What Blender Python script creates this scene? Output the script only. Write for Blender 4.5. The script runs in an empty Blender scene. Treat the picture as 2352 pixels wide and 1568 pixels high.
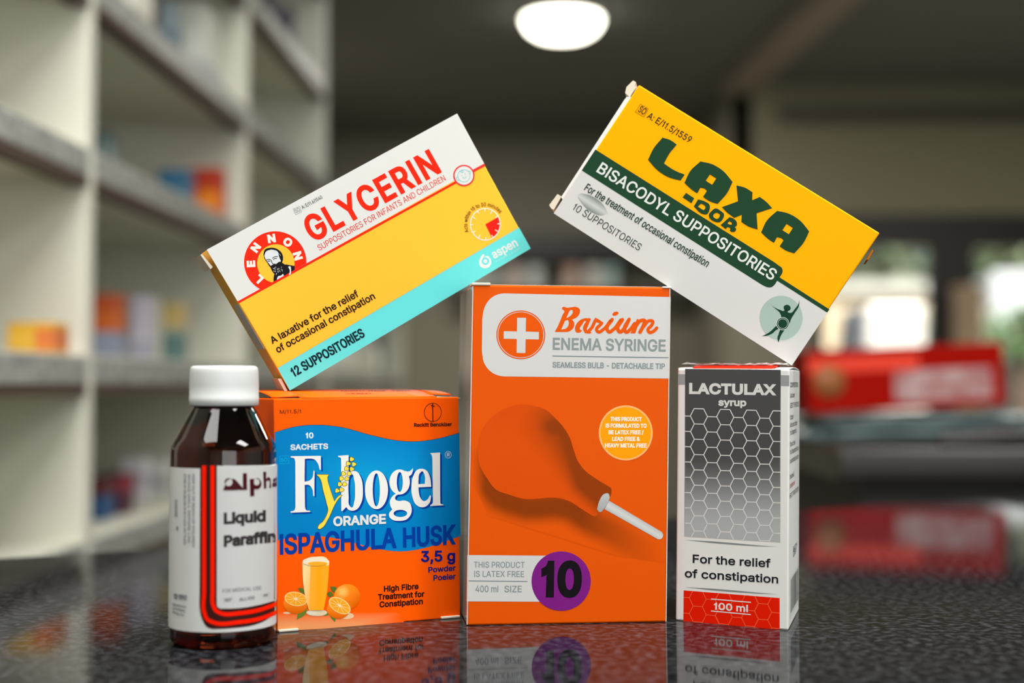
import bpy, bmesh, math, random
from math import sin, cos, pi, radians, atan2, hypot
from mathutils import Vector, Matrix
from mathutils.geometry import delaunay_2d_cdt

S = bpy.context.scene
COL = S.collection
random.seed(7)

# ------------------------------------------------------------------ camera, world, light, exposure
FOCAL_PX, CAM_H, HORIZON = 3267.0, 0.116, 880.0          # for a 2352 x 1568 frame
PITCH = math.atan((HORIZON - 784.0) / FOCAL_PX)
cam = bpy.data.cameras.new('camera')
cam.sensor_width = 36.0
cam.lens = FOCAL_PX / 2352.0 * 36.0
cam.clip_start, cam.clip_end = 0.02, 200
cam.dof.use_dof = True
cam.dof.focus_distance = 0.688
cam.dof.aperture_fstop = 4.0
camo = bpy.data.objects.new('camera', cam)
COL.objects.link(camo)
camo.location = (0, 0, CAM_H)
camo.rotation_euler = (pi / 2 + PITCH, 0, 0)
S.camera = camo

w = bpy.data.worlds.new('world')
S.world = w
w.use_nodes = True
nt = w.node_tree
bg = nt.nodes['Background']
sky = nt.nodes.new('ShaderNodeTexSky')
sky.sky_type = 'HOSEK_WILKIE'
sky.turbidity = 4.0
sky.sun_direction = Vector((0.3, -0.5, 0.8)).normalized()
nt.links.new(sky.outputs[0], bg.inputs[0])
bg.inputs[1].default_value = 1.6

sun = bpy.data.lights.new('sun', 'SUN')
sun.energy = 9.0
sun.angle = radians(2)
sun.color = (1.0, 0.93, 0.82)
suno = bpy.data.objects.new('sun', sun)
COL.objects.link(suno)
suno.rotation_euler = (radians(48), 0, radians(20))

def area(name, loc, rot, sx, sy, power, col):
    l = bpy.data.lights.new(name, 'AREA')
    l.shape = 'RECTANGLE'
    l.size, l.size_y, l.energy, l.color = sx, sy, power, col
    o = bpy.data.objects.new(name, l)
    COL.objects.link(o)
    o.location, o.rotation_euler = loc, rot
    return o
# unseen ceiling lights near the counter, plus fills added for shelves, cartons and back
area('unseen_ceiling_light', (-0.95, -0.55, 1.82), (0, 0, 0), 1.2, 0.6, 22, (1.0, 0.985, 0.96))
area('unseen_ceiling_light', (1.75, -0.35, 1.82), (0, 0, 0), 1.2, 0.6, 54, (1.0, 0.985, 0.96))
area('unseen_ceiling_light', (0.1, 0.35, 1.82), (0, 0, 0), 1.2, 0.6, 74, (1.0, 0.985, 0.96))  # unseen fill added overhead to brighten the left shelving
area('front_fill_light', (1.1, -2.75, 0.45), (radians(90), 0, radians(12)), 2.6, 1.8, 54, (0.98, 1.0, 1.0))  # frontal fill added before the solid rear wall; no doorway stands there
area('unseen_ceiling_light', (2.3, 4.6, 1.82), (0, 0, 0), 1.2, 0.6, 75, (1.0, 0.95, 0.85))  # fill added to lift the right-hand wall, no fixture of its own
area('unseen_ceiling_light', (-.2, 7.6, 1.82), (0, 0, 0), 1.2, 0.6, 55, (1.0, 0.95, 0.88))  # fill added to brighten the back of the room

S.view_settings.view_transform = 'Standard'
S.view_settings.look = 'None'
S.view_settings.gamma = 1.0
S.view_settings.use_curve_mapping = False
S.view_settings.exposure = 0.0

# ------------------------------------------------------------------ materials
def lin(c):
    c /= 255.0
    return c / 12.92 if c <= 0.04045 else ((c + 0.055) / 1.055) ** 2.4
def rgb(h):
    return tuple(lin(int(h[i:i + 2], 16)) for i in (0, 2, 4))
M = {}
def mat(name, hexcol='cccccc', rough=0.5, spec=0.5, metal=0.0, trans=0.0, ior=1.45, emit=0.0, coat=0.0, gain=1.0):
    if name in M:
        return M[name]
    m = bpy.data.materials.new(name)
    m.use_nodes = True
    b = m.node_tree.nodes['Principled BSDF']
    c = tuple(min(0.95, x * gain) for x in rgb(hexcol))
    b.inputs['Base Color'].default_value = (*c, 1)
    b.inputs['Roughness'].default_value = rough
    b.inputs['Specular IOR Level'].default_value = spec
    b.inputs['Metallic'].default_value = metal
    b.inputs['Transmission Weight'].default_value = trans
    b.inputs['IOR'].default_value = ior
    b.inputs['Coat Weight'].default_value = coat
    if emit:
        b.inputs['Emission Color'].default_value = (*rgb(hexcol), 1)
        b.inputs['Emission Strength'].default_value = emit
    M[name] = m
    return m
def ink_gain(c):
    return 0.78 + 0.19 * (1 - min(c) / max(max(c), 1e-6))      # saturated inks are denser than coated white board
def ink(h):
    return mat('ink_' + h, h, 0.42, 0.07, gain=ink_gain(rgb(h)))
def noise_mat(name, h1, h2, scale, rough=0.6, spec=0.4, detail=3.0, lo=0.4, hi=0.6, stretch=(1, 1, 1)):
    if name in M:
        return M[name]
    m = mat(name, h1, rough, spec)
    n = m.node_tree
    tc = n.nodes.new('ShaderNodeTexCoord')
    mp = n.nodes.new('ShaderNodeMapping')
    mp.inputs['Scale'].default_value = stretch
    nz = n.nodes.new('ShaderNodeTexNoise')
    nz.inputs['Scale'].default_value = scale
    nz.inputs['Detail'].default_value = detail
    rp = n.nodes.new('ShaderNodeValToRGB')
    rp.color_ramp.elements[0].position, rp.color_ramp.elements[1].position = lo, hi
    rp.color_ramp.elements[0].color = (*rgb(h1), 1)
    rp.color_ramp.elements[1].color = (*rgb(h2), 1)
    n.links.new(tc.outputs['Object'], mp.inputs[0])
    n.links.new(mp.outputs[0], nz.inputs['Vector'])
    n.links.new(nz.outputs['Fac'], rp.inputs[0])
    n.links.new(rp.outputs[0], n.nodes['Principled BSDF'].inputs['Base Color'])
    return m
def attr_mat():
    if 'printed_gradient' in M:
        return M['printed_gradient']
    m = mat('printed_gradient', 'ffffff', 0.42, 0.07)
    a = m.node_tree.nodes.new('ShaderNodeAttribute')
    a.attribute_name = 'Ink'
    m.node_tree.links.new(a.outputs['Color'], m.node_tree.nodes['Principled BSDF'].inputs['Base Color'])
    return m

# ------------------------------------------------------------------ scene helpers
def tag(o, label=None, cat=None, group=None, kind=None):
    for k, v in (('label', label), ('category', cat), ('group', group), ('kind', kind)):
        if v:
            o[k] = v
    return o
def empty(name, loc=(0, 0, 0), rz=0.0, matrix=None):
    o = bpy.data.objects.new(name, None)
    o.empty_display_size = 0.02
    COL.objects.link(o)
    if matrix is not None:
        o.matrix_world = matrix
    else:
        o.location, o.rotation_euler = loc, (0, 0, rz)
    return o
class MB:
    """collects shapes, then links them as one mesh object"""
    def __init__(s):
        s.v, s.f, s.m, s.mats, s.col, s.sm = [], [], [], [], {}, []
    def slot(s, m):
        if m not in s.mats:
            s.mats.append(m)
        return s.mats.index(m)
    def add(s, vs, fs, m, smooth=False):
        b, k = len(s.v), s.slot(m)
        s.v += [tuple(v) for v in vs]
        s.f += [tuple(b + i for i in f) for f in fs]
        s.m += [k] * len(fs)
        s.sm += [smooth] * len(fs)
        return b
    def hexa(s, c, m):
        """c: 8 corners, front BL BR TR TL then rear BL BR TR TL; m: one material or six (front, rear, left, right, top, bottom)"""
        fs = [(0, 1, 2, 3), (5, 4, 7, 6), (4, 0, 3, 7), (1, 5, 6, 2), (3, 2, 6, 7), (4, 5, 1, 0)]
        if isinstance(m, (list, tuple)):
            b = len(s.v)
            s.v += [tuple(v) for v in c]
            for f, mm in zip(fs, m):
                s.f.append(tuple(b + i for i in f)); s.m.append(s.slot(mm)); s.sm.append(False)
        else:
            s.add(c, fs, m)
    def box(s, x0, x1, y0, y1, z0, z1, m):
        s.hexa([(x0, y0, z0), (x1, y0, z0), (x1, y0, z1), (x0, y0, z1), (x0, y1, z0), (x1, y1, z0), (x1, y1, z1), (x0, y1, z1)], m)
    def prism(s, pts, a, b, m, axis='z'):
        """polygon pts swept from a to b along an axis"""
        n = len(pts)
        put = {'z': lambda p, t: (p[0], p[1], t), 'y': lambda p, t: (p[0], t, p[1]), 'x': lambda p, t: (t, p[0], p[1])}[axis]
        vs = [put(p, a) for p in pts] + [put(p, b) for p in pts]
        fs = [tuple(range(n))[::-1], tuple(range(n, 2 * n))] + [(i, (i + 1) % n, n + (i + 1) % n, n + i) for i in range(n)]
        s.add(vs, fs, m)
    def lathe(s, prof, m, n=64, c=(0, 0), ribs=None, smooth=True):
        vs, fs = [], []
        for r, z in prof:
            for i in range(n):
                a = 2 * pi * i / n
                rr = r * (ribs(i, z) if ribs else 1)
                vs.append((c[0] + rr * cos(a), c[1] + rr * sin(a), z))
        for k in range(len(prof) - 1):
            for i in range(n):
                j = (i + 1) % n
                fs.append((k * n + i, k * n + j, (k + 1) * n + j, (k + 1) * n + i))
        s.add(vs, fs, m, smooth)
    def build(s, name, parent=None, bevel=0.0, seg=2, recalc=True):
        me = bpy.data.meshes.new(name)
        me.from_pydata(s.v, [], s.f)
        for m in s.mats:
            me.materials.append(m)
        for p, k, q in zip(me.polygons, s.m, s.sm):
            p.material_index, p.use_smooth = k, q
        if s.col:
            a = me.color_attributes.new('Ink', 'FLOAT_COLOR', 'POINT')
            for i, c in s.col.items():
                a.data[i].color = (*c, 1)
        if recalc or bevel:
            bm = bmesh.new()
            bm.from_mesh(me)
            if recalc:
                bmesh.ops.recalc_face_normals(bm, faces=bm.faces)
            if bevel:
                bmesh.ops.bevel(bm, geom=list(bm.edges), offset=bevel, segments=seg, affect='EDGES', profile=0.5, clamp_overlap=True)
            bm.to_mesh(me)
            bm.free()
        o = bpy.data.objects.new(name, me)
        COL.objects.link(o)
        if parent:
            o.parent = parent
        return o
def sheet(mb, P, thick, m):
    """thin bent sheet from a grid of points P[i][j], thickness along the face normal"""
    ni, nj = len(P), len(P[0])
    V = [[Vector(p) for p in r] for r in P]
    N = []
    for i in range(ni):
        for j in range(nj):
            du = V[min(i + 1, ni - 1)][j] - V[max(i - 1, 0)][j]
            dv = V[i][min(j + 1, nj - 1)] - V[i][max(j - 1, 0)]
            N.append(du.cross(dv).normalized() * thick)
    top = [V[i][j] for i in range(ni) for j in range(nj)]
    bot = [t - n for t, n in zip(top, N)]
    k = ni * nj
    fs = []
    for i in range(ni - 1):
        for j in range(nj - 1):
            a, b, c, d = i * nj + j, (i + 1) * nj + j, (i + 1) * nj + j + 1, i * nj + j + 1
            fs += [(a, b, c, d), (k + d, k + c, k + b, k + a)]
    rim = [i * nj for i in range(ni)] + [(ni - 1) * nj + j for j in range(1, nj)] + [i * nj + nj - 1 for i in range(ni - 2, -1, -1)] + [j for j in range(nj - 2, 0, -1)]
    for a, b in zip(rim, rim[1:] + rim[:1]):
        fs.append((a, k + a, k + b, b))
    mb.add(top + bot, fs, m, True)

# ------------------------------------------------------------------ lettering outlines (thousandths of an em)
GLYPHS = {}
for _l in """A480|16 0 201 509 276 509 463 0 395 0 287 302 264 372 232 478 245 478 213 371 191 302 85 0|110 142 110 199 370 199 370 142
B456|60 0 60 509 241 509 274 507 304 501 329 491 350 477 367 461 381 442 390 421 396 398 398 374 397 353 393 336 387 320 378 307 368 295 356 286 343 278 329 272 315 267 315 262 331 260 347 254 363 245 378 234 391 220 402 203 411 184 416 161 418 136 416 111 410 88 400 67 386 48 368 31 344 18 317 8 284 2 247 0|125 57 245 57 281 60 309 67 330 80 344 96 353 115 355 137 354 153 350 169 342 184 333 197 320 209 306 218 289 225 269 229 248 231 125 231|125 285 238 285 256 287 273 290 288 296 302 304 314 314 323 326 330 340 335 355 336 372 333 393 326 412 313 429 294 442 270 449 240 452 125 452
C510|267 -7 225 -3 186 7 150 25 119 49 92 79 70 115 53 157 44 203 40 254 44 305 53 352 70 393 92 429 119 459 150 484 186 501 225 512 267 516 293 514 317 511 340 504 362 496 383 485 402 471 419 456 435 438 448 418 459 397 467 373 473 348 408 348 404 365 397 380 389 395 380 407 369 418 357 428 344 437 330 444 315 449 300 453 284 455 267 456 237 453 209 445 184 432 161 414 141 391 125 364 113 332 106 295 103 254 106 213 113 177 125 145 141 117 161 94 184 76 210 63 237 56 267 53 284 54 300 56 315 60 330 65 344 72 357 81 369 90 380 102 389 114 397 128 404 144 408 160 473 160 467 135 459 112 448 91 435 71 420 53 402 38 383 24 363 13 341 5 317 -2 293 -6
D502|219 0 96 0 96 57 215 57 254 60 288 68 318 81 343 99 363 122 379 149 390 181 397 216 399 255 397 294 390 329 379 361 364 388 344 410 320 428 291 441 258 449 221 452 93 452 93 509 225 509 273 505 315 495 353 478 385 455 412 426 433 391 449 351 458 306 462 255 458 205 449 159 433 119 411 83 384 54 351 31 312 14 268 3|125 509 125 0 60 0 60 509
E419|60 0 60 509 372 509 372 452 125 452 125 286 355 286 355 229 125 229 125 57 375 57 375 0
F410|60 0 60 509 369 509 369 452 125 452 125 278 346 278 346 221 125 221 125 0
G520|269 -7 225 -3 185 7 149 25 118 49 91 79 69 116 53 157 43 203 40 254 43 305 53 352 69 393 91 429 117 459 149 484 184 501 223 512 265 516 291 514 316 510 340 504 363 494 384 483 403 469 421 453 436 436 449 416 460 395 468 373 474 349 408 349 402 365 395 379 387 393 378 406 368 417 356 427 344 436 330 443 300 453 283 455 265 456 236 453 209 445 183 432 160 414 141 392 125 364 113 332 106 295 103 254 106 213 113 177 125 145 141 117 161 95 184 76 210 63 238 56 269 53 296 55 322 61 345 71 365 85 382 102 396 123 407 147 413 173 415 202 434 199 283 199 283 256 478 256 478 200 475 160 466 124 451 91 431 62 406 38 377 19 344 5 308 -4
H517|60 0 60 509 125 509 125 289 392 289 392 509 457 509 457 0 392 0 392 232 125 232 125 0
I189|62 0 62 509 127 509 127 0
J396|185 -7 143 -2 106 11 75 33 52 63 38 100 33 145 33 173 98 173 98 145 100 117 108 93 122 74 139 61 160 53 185 50 209 53 230 61 248 74 261 93 269 117 272 145 272 509 336 509 336 145 332 100 318 63 294 33 263 11 227 -2
K467|104 145 104 216 139 261 174 303 212 344 364 509 448 509 231 276 228 276|60 0 60 509 125 509 125 334 124 225 125 193 125 0|372 0 188 259 228 309 449 0
L393|60 0 60 509 125 509 125 57 361 57 361 0
M628|60 0 60 509 152 509 277 187 287 159 299 123 311 84 322 49 307 49 318 83 330 121 342 158 352 187 476 509 568 509 568 0 504 0 504 327 505 369 507 457 513 457 498 409 482 363 467 322 456 291 342 0 286 0 170 291 159 321 145 361 129 408 112 457 119 457 120 416 122 328 122 0
N523|60 0 60 509 136 509 343 183 363 151 388 107 414 55 405 54 401 108 399 157 399 509 463 509 463 0 387 0 202 290 177 331 148 381 108 452 119 454 122 384 124 328 125 291 125 0
O533|267 -7 225 -3 186 7 150 25 119 49 92 79 70 115 53 157 44 203 40 254 44 305 53 352 70 393 92 429 119 459 150 484 186 501 225 512 267 516 309 512 348 501 384 484 415 459 442 429 464 393 480 352 490 305 493 254 490 203 480 157 464 115 442 79 415 49 384 25 348 7 309 -3|267 53 296 55 324 63 349 76 372 94 392 116 408 144 420 176 428 213 430 254 428 295 420 332 408 365 392 392 372 415 349 433 324 446 296 453 267 456 237 453 210 445 184 433 161 415 142 392 125 364 113 332 106 295 103 254 106 213 113 176 125 144 142 117 161 94 184 76 210 63 237 55
P445|60 0 60 509 235 509 272 506 305 499 332 487 356 471 375 452 390 430 400 404 407 377 409 348 407 318 400 291 390 265 375 243 356 223 332 207 305 195 272 188 235 186 109 186 109 242 233 242 257 244 279 248 297 256 312 266 324 279 333 294 339 310 343 328 344 348 343 367 339 385 333 402 324 416 312 428 297 439 279 446 257 451 232 452 125 452 125 0
R449|60 0 60 509 236 509 273 506 305 500 333 489 356 473 376 455 390 433 401 408 407 381 409 352 407 323 401 296 390 271 376 250 356 232 333 217 305 206 273 200 236 198 96 198 96 255 234 255 258 256 280 260 298 267 313 276 325 287 334 300 340 316 344 333 345 352 344 371 340 389 334 405 325 419 313 430 298 440 279 446 258 451 233 452 125 452 125 0|353 0 230 229 303 229 428 0
S447|224 -9 188 -7 156 -1 128 9 102 23 81 40 64 60 51 83 42 109 38 137 104 137 108 118 114 102 123 88 136 76 150 66 166 59 185 53 204 50 224 49 246 50 267 54 286 60 303 69 317 79 329 92 338 106 344 122 346 139 344 154 340 168 332 179 322 189 310 197 296 205 245 222 184 239 145 253 112 269 86 289 67 313 56 341 52 372 54 400 62 425 75 448 92 468 113 484 138 498 165 508 195 514 227 516 259 514 289 508 316 498 340 484 360 468 377 449 390 427 398 403 401 378 337 378 332 402 320 421 302 437 280 449 254 456 225 459 204 457 185 454 167 448 152 440 139 430 129 418 121 405 117 391 115 376 117 359 122 345 131 334 142 324 155 315 169 308 212 293 264 279 312 264 344 248 359 238 372 226 384 213 395 198 402 180 407 161 408 139 406 112 399 87 386 64 370 43 349 25 323 11 294 0 261 -7
T449|32 452 32 509 417 509 417 452 257 452 257 0 193 0 193 452
U517|259 -8 220 -6 186 2 154 15 126 33 103 55 85 80 71 108 63 140 60 173 60 509 124 509 124 178 126 155 132 133 141 113 153 95 169 80 187 68 208 59 232 53 259 52 285 53 309 59 331 68 349 80 364 95 377 113 385 133 391 155 393 178 393 509 457 509 457 173 454 140 446 108 433 80 414 55 391 33 363 15 332 2 297 -6
V480|204 0 16 509 84 509 192 206 215 137 248 31 235 31 267 138 290 206 395 509 463 509 278 0
W686|155 0 16 509 82 509 163 196 187 94 197 40 189 40 200 94 211 145 224 196 306 509 380 509 462 196 486 94 497 40 488 40 499 94 510 145 523 196 603 509 670 509 530 0 455 0 368 323 351 391 336 475 350 475 335 395 318 323 230 0
X474|18 0 217 284 217 236 29 509 104 509 178 400 204 361 223 329 243 292 232 292 252 329 272 361 298 400 374 509 446 509 259 239 259 287 456 0 382 0 292 129 268 165 250 195 230 231 244 231 225 196 206 166 182 129 91 0
Y472|203 0 203 208 16 509 91 509 192 344 222 292 250 230 224 230 251 293 280 344 381 509 455 509 268 208 268 0
Z438|42 0 42 46 273 385 306 431 341 476 348 454 285 452 40 452 40 509 397 509 397 462 169 129 134 81 97 33 90 54 152 57 399 57 399 0
a389|160 -9 137 -7 115 -3 94 5 76 15 60 29 48 45 38 63 32 84 30 108 32 128 36 146 43 161 53 174 64 184 78 193 92 200 108 206 125 211 178 220 234 227 247 229 257 231 265 235 271 240 274 246 276 255 276 257 275 272 272 285 267 297 260 307 251 315 240 322 227 327 212 330 196 331 178 330 163 327 149 322 137 316 127 309 118 301 110 292 104 283 100 274 41 291 51 313 64 331 79 346 95 358 114 368 133 375 153 380 173 383 194 384 239 379 255 375 271 369 286 360 300 350 312 336 322 320 330 301 335 278 337 251 337 0 277 0 277 52 272 52 252 25 242 16 229 8 215 1 199 -4 181 -7|170 45 192 47 211 51 228 59 242 68 254 80 263 93 270 108 274 122 276 138 276 190 259 182 231 176 200 171 175 168 134 159 122 153 112 147 103 139 97 130 93 118 92 105 93 93 96 82 102 72 109 64 119 57 130 52 142 48 156 46
b424|229 -8 208 -7 189 -3 172 4 159 12 147 21 138 31 118 59 112 59 112 0 53 0 53 509 114 509 114 319 118 319 137 346 147 355 158 364 171 373 188 379 207 383 229 384 259 382 287 374 313 361 335 342 354 320 370 293 381 261 388 227 390 189 388 151 381 116 370 84 355 57 336 34 313 16 288 3 260 -6|220 47 242 49 262 55 279 66 294 80 306 97 316 117 323 139 327 163 328 189 327 215 323 239 316 261 307 281 295 298 280 311 262 322 243 328 220 330 198 328 178 322 161 312 147 299 134 282 125 263 118 241 114 216 113 189 114 162 118 138 125 115 135 95 147 78 162 65 179 55 198 49
c396|207 -8 174 -5 144 3 117 16 93 35 72 58 56 85 44 116 37 150 34 187 37 225 44 260 56 291 72 318 93 341 117 360 144 374 174 382 207 384 226 384 243 381 260 377 276 371 291 364 305 356 318 346 330 335 340 322 349 308 356 293 362 277 303 262 290 289 270 311 242 325 207 330 184 328 163 321 145 310 130 296 118 278 108 258 102 236 98 212 96 187 98 163 102 139 108 117 118 97 130 80 145 66 163 55 184 49 207 46 243 52 271 66 292 89 304 117 363 102 357 86 350 70 341 56 331 43 319 32 306 21 292 12 277 5 261 -1 244 -5 226 -7
d424|195 -8 165 -6 137 3 111 16 89 34 70 57 55 84 43 116 36 151 34 189 36 227 43 261 55 293 70 320 89 342 112 361 137 374 165 382 196 384 218 383 237 379 253 373 267 364 278 355 287 346 306 319 311 319 311 509 372 509 372 0 313 0 313 59 307 59 287 31 277 21 266 12 252 4 236 -3 217 -7|205 47 226 49 246 55 263 65 278 78 290 95 299 115 306 138 310 162 312 189 310 216 306 241 300 263 290 282 278 299 263 312 246 322 227 328 205 330 182 328 162 322 145 311 130 298 118 281 108 261 102 239 98 215 96 189 98 163 102 139 109 117 118 97 130 80 145 66 162 55 182 49
e404|212 -8 177 -5 145 3 117 16 92 35 72 58 56 85 44 116 37 150 34 187 36 224 44 258 55 290 71 317 91 340 115 359 142 373 172 382 205 384 226 383 246 380 266 374 285 366 303 355 319 341 334 324 347 305 357 282 365 256 370 227 371 194 371 169 75 169 75 221 338 221 310 202 308 226 304 248 298 269 288 286 277 301 263 314 246 323 227 328 205 330 183 328 164 323 146 313 131 301 119 286 109 270 102 251 97 231 96 211 96 178 98 151 102 127 110 106 121 88 135 73 151 61 169 53 190 48 212 46 227 47 241 49 254 53 265 58 276 65 285 73 294 82 300 93 306 105 365 91 358 72 348 55 335 39 320 26 302 14 283 4 261 -3 237 -7
f254|228 379 228 327 6 327 6 379|81 0 81 432 82 452 87 470 96 486 107 499 120 510 135 519 152 525 169 529 187 530 222 527 243 521 227 468 215 472 195 474 178 472 164 468 154 460 147 449 143 435 142 419 142 0
g425|207 -151 180 -149 156 -146 134 -140 114 -132 97 -122 82 -110 70 -97 59 -84 51 -69 101 -41 122 -66 131 -74 142 -82 154 -88 169 -93 187 -96 207 -97 236 -95 261 -87 282 -75 298 -58 308 -34 311 -6 311 68 306 68 287 41 277 32 266 23 252 16 236 10 217 6 195 5 165 7 138 14 113 27 90 43 71 65 55 90 43 120 36 154 34 191 36 229 43 263 55 293 71 320 90 342 112 361 138 374 166 382 196 384 218 383 237 379 253 373 267 365 279 356 288 346 308 319 313 319 313 379 372 379 372 -9 370 -40 363 -67 350 -90 334 -109 314 -124 291 -136 265 -144 237 -149|205 59 227 61 246 66 264 75 278 87 290 103 300 121 307 142 311 166 312 193 311 219 307 242 300 264 291 283 279 299 264 312 247 322 227 328 205 330 182 328 163 322 145 312 130 298 118 282 109 262 102 241 98 218 96 193 98 167 102 144 109 123 118 104 131 88 145 76 163 66 183 61
h410|114 227 114 0 53 0 53 509 114 509 114 287 102 287 116 319 132 344 152 362 175 374 200 382 227 384 252 383 275 377 295 369 313 356 328 340 341 321 350 298 355 271 357 240 357 0 296 0 296 235 293 263 286 286 273 304 256 318 235 326 210 329 192 328 176 324 161 317 147 308 136 297 126 283 119 266 115 248
i167|53 0 53 379 114 379 114 0|84 443 73 444 63 448 54 455 47 463 43 472 41 483 43 494 47 504 54 512 63 518 73 522 84 524 95 522 105 518 114 512 121 504 125 494 126 483 125 472 121 463 114 455 105 448 95 444
j167|53 379 114 379 114 -30 112 -52 108 -72 102 -90 92 -106 80 -119 65 -129 47 -137 27 -141 4 -143 -10 -143 -10 -87 2 -87 18 -85 31 -80 40 -72 47 -61 51 -46 53 -29|83 443 72 444 62 448 53 455 47 463 42 472 41 483 42 494 47 504 53 512 62 518 72 522 83 524 95 522 105 518 114 512 120 504 125 494 126 483 125 472 120 463 114 455 105 448 95 444
k381|110 137 110 212 121 212 284 379 360 379 184 199 177 199|53 0 53 509 114 509 114 0|294 0 148 186 191 229 372 0
l178|57 0 57 509 119 509 119 0
m610|53 0 53 379 112 379 112 295 108 295 114 314 122 331 132 346 144 358 158 368 172 376 187 382 203 385 219 386 245 383 268 375 287 361 303 342 314 320 321 295 312 295 318 312 326 329 337 343 350 356 364 366 381 375 398 381 417 385 437 386 458 385 478 380 497 372 514 361 529 346 541 328 550 307 555 283 557 255 557 0 496 0 496 254 493 279 485 298 473 313 456 323 438 329 419 330 402 329 387 326 374 320 363 312 353 302 345 290 340 277 336 263 335 247 335 0 274 0 274 260 272 280 265 297 253 311 238 322 220 328 199 330 185 329 171 326 158 320 145 312 135 302 126 289 119 274 115 257 114 238 114 0
n410|114 227 114 0 53 0 53 379 112 379 112 287 102 287 116 319 132 344 152 362 175 374 200 382 227 384 252 383 275 377 295 369 313 356 328 340 341 321 350 298 355 271 357 240 357 0 296 0 296 235 293 263 286 286 273 304 256 318 235 326 210 329 192 328 176 324 161 317 147 308 136 297 126 283 119 266 115 248
o415|207 -8 174 -5 144 3 117 16 93 35 72 58 56 85 44 116 37 150 34 187 37 225 44 260 56 291 72 318 93 341 117 360 144 374 174 382 207 384 241 382 271 374 299 360 323 341 343 318 359 291 371 260 379 225 381 187 379 150 371 116 359 85 343 58 323 35 299 16 271 3 241 -5|207 46 231 49 252 55 270 66 285 80 298 97 307 117 314 139 318 163 319 187 318 212 314 236 307 258 298 278 285 296 270 310 252 321 231 328 207 330 184 328 163 321 145 310 130 296 118 278 108 258 102 236 98 212 96 187 98 163 102 139 108 117 118 97 130 80 145 66 163 55 184 49
p424|53 -143 53 379 112 379 112 319 118 319 137 346 147 355 158 364 171 373 188 379 207 383 229 384 259 382 287 374 313 361 335 342 354 320 370 293 381 261 388 227 390 189 388 151 381 116 370 84 355 57 336 34 313 16 288 3 260 -6 229 -8 208 -7 189 -3 173 4 159 12 147 21 138 31 118 59 114 59 114 -143|220 47 242 49 262 55 279 66 294 80 306 97 316 117 323 139 327 163 328 189 327 215 323 239 316 261 307 281 295 298 280 311 262 322 243 328 220 330 198 328 178 322 161 312 147 299 134 282 125 263 118 241 114 216 113 189 114 162 118 138 125 115 135 95 147 78 162 65 179 55 198 49
q424|372 -143 311 -143 311 59 306 59 287 31 277 21 266 12 252 4 236 -3 217 -7 195 -8 165 -6 137 3 111 16 89 34 70 57 55 84 43 116 36 151 34 189 36 227 43 261 55 293 70 320 89 342 112 361 137 374 165 382 196 384 218 383 237 379 253 373 267 364 278 355 287 346 307 319 313 319 313 379 372 379|205 47 226 49 246 55 263 65 278 78 290 95 299 115 306 138 310 162 312 189 310 216 306 241 300 263 290 282 278 299 263 312 246 322 227 328 205 330 182 328 162 322 145 311 130 298 118 281 108 261 102 239 98 215 96 189 98 163 102 139 109 117 118 97 130 80 145 66 162 55 182 49
r259|53 0 53 379 112 379 112 321 115 321 124 339 137 354 152 367 171 377 191 383 213 385 229 384 243 384 243 322 230 324 207 326 190 324 174 321 159 315 146 306 135 296 126 284 119 269 115 254 114 237 114 0
s365|182 -8 157 -7 133 -3 112 3 93 12 76 24 62 38 50 54 41 73 36 94 94 107 101 87 111 72 124 60 141 52 160 47 181 45 206 47 227 53 244 62 258 74 265 88 268 103 266 115 262 126 254 136 243 144 229 150 212 155 149 170 118 180 92 192 72 208 58 227 50 249 47 274 49 295 55 314 65 332 79 347 95 360 115 370 137 378 161 383 187 384 212 383 234 379 254 372 271 363 286 352 299 339 309 324 318 308 324 290 268 277 262 291 254 304 243 316 228 325 210 331 187 333 166 331 147 326 131 317 119 305 111 292 109 277 110 264 115 253 124 243 136 235 152 229 172 223 229 209 261 200 287 187 306 171 320 153 328 131 331 107 329 85 323 65 312 47 298 31 281 18 260 6 236 -2 210 -7
t227|204 379 204 327 6 327 6 379|65 471 126 471 126 98 127 83 130 70 136 61 144 55 156 51 170 50 185 51 202 54 213 2 192 -3 168 -4 138 -1 113 7 92 21 77 41 68 64 65 93
u410|182 -5 158 -3 135 2 115 11 97 23 82 39 69 59 60 82 54 109 53 139 53 379 114 379 114 144 116 117 124 94 137 75 154 61 175 53 200 50 218 51 234 55 249 62 263 71 274 83 283 97 290 113 295 132 296 153 296 379 357 379 357 0 298 0 298 92 307 92 294 60 277 35 257 17 234 5 209 -3
v389|163 0 17 379 84 379 165 155 187 87 206 21 184 21 203 87 224 155 305 379 371 379 226 0
w567|138 0 23 379 87 379 133 214 154 137 175 41 165 41 186 135 206 214 252 379 316 379 362 214 382 136 402 41 391 41 413 135 434 214 480 379 545 379 429 0 368 0 319 172 305 225 291 280 277 338 291 338 277 280 263 225 248 172 199 0
x379|21 0 171 218 171 171 29 379 100 379 147 306 179 253 207 206 175 206 202 253 233 306 282 379 352 379 209 169 209 214 358 0 287 0 231 85 200 136 173 182 205 182 178 136 148 85 91 0
y389|47 -139 61 -86 71 -87 83 -89 94 -90 104 -89 113 -86 122 -81 130 -74 138 -64 145 -51 151 -36 163 -1 17 379 84 379 165 155 187 87 206 21 184 21 202 87 224 155 305 379 371 379 204 -58 196 -77 187 -93 177 -107 165 -119 153 -128 139 -136 125 -141 109 -144 91 -145 65 -143
z380|42 0 42 46 254 320 254 323 48 323 48 379 333 379 333 331 126 60 126 56 339 56 339 0
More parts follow.
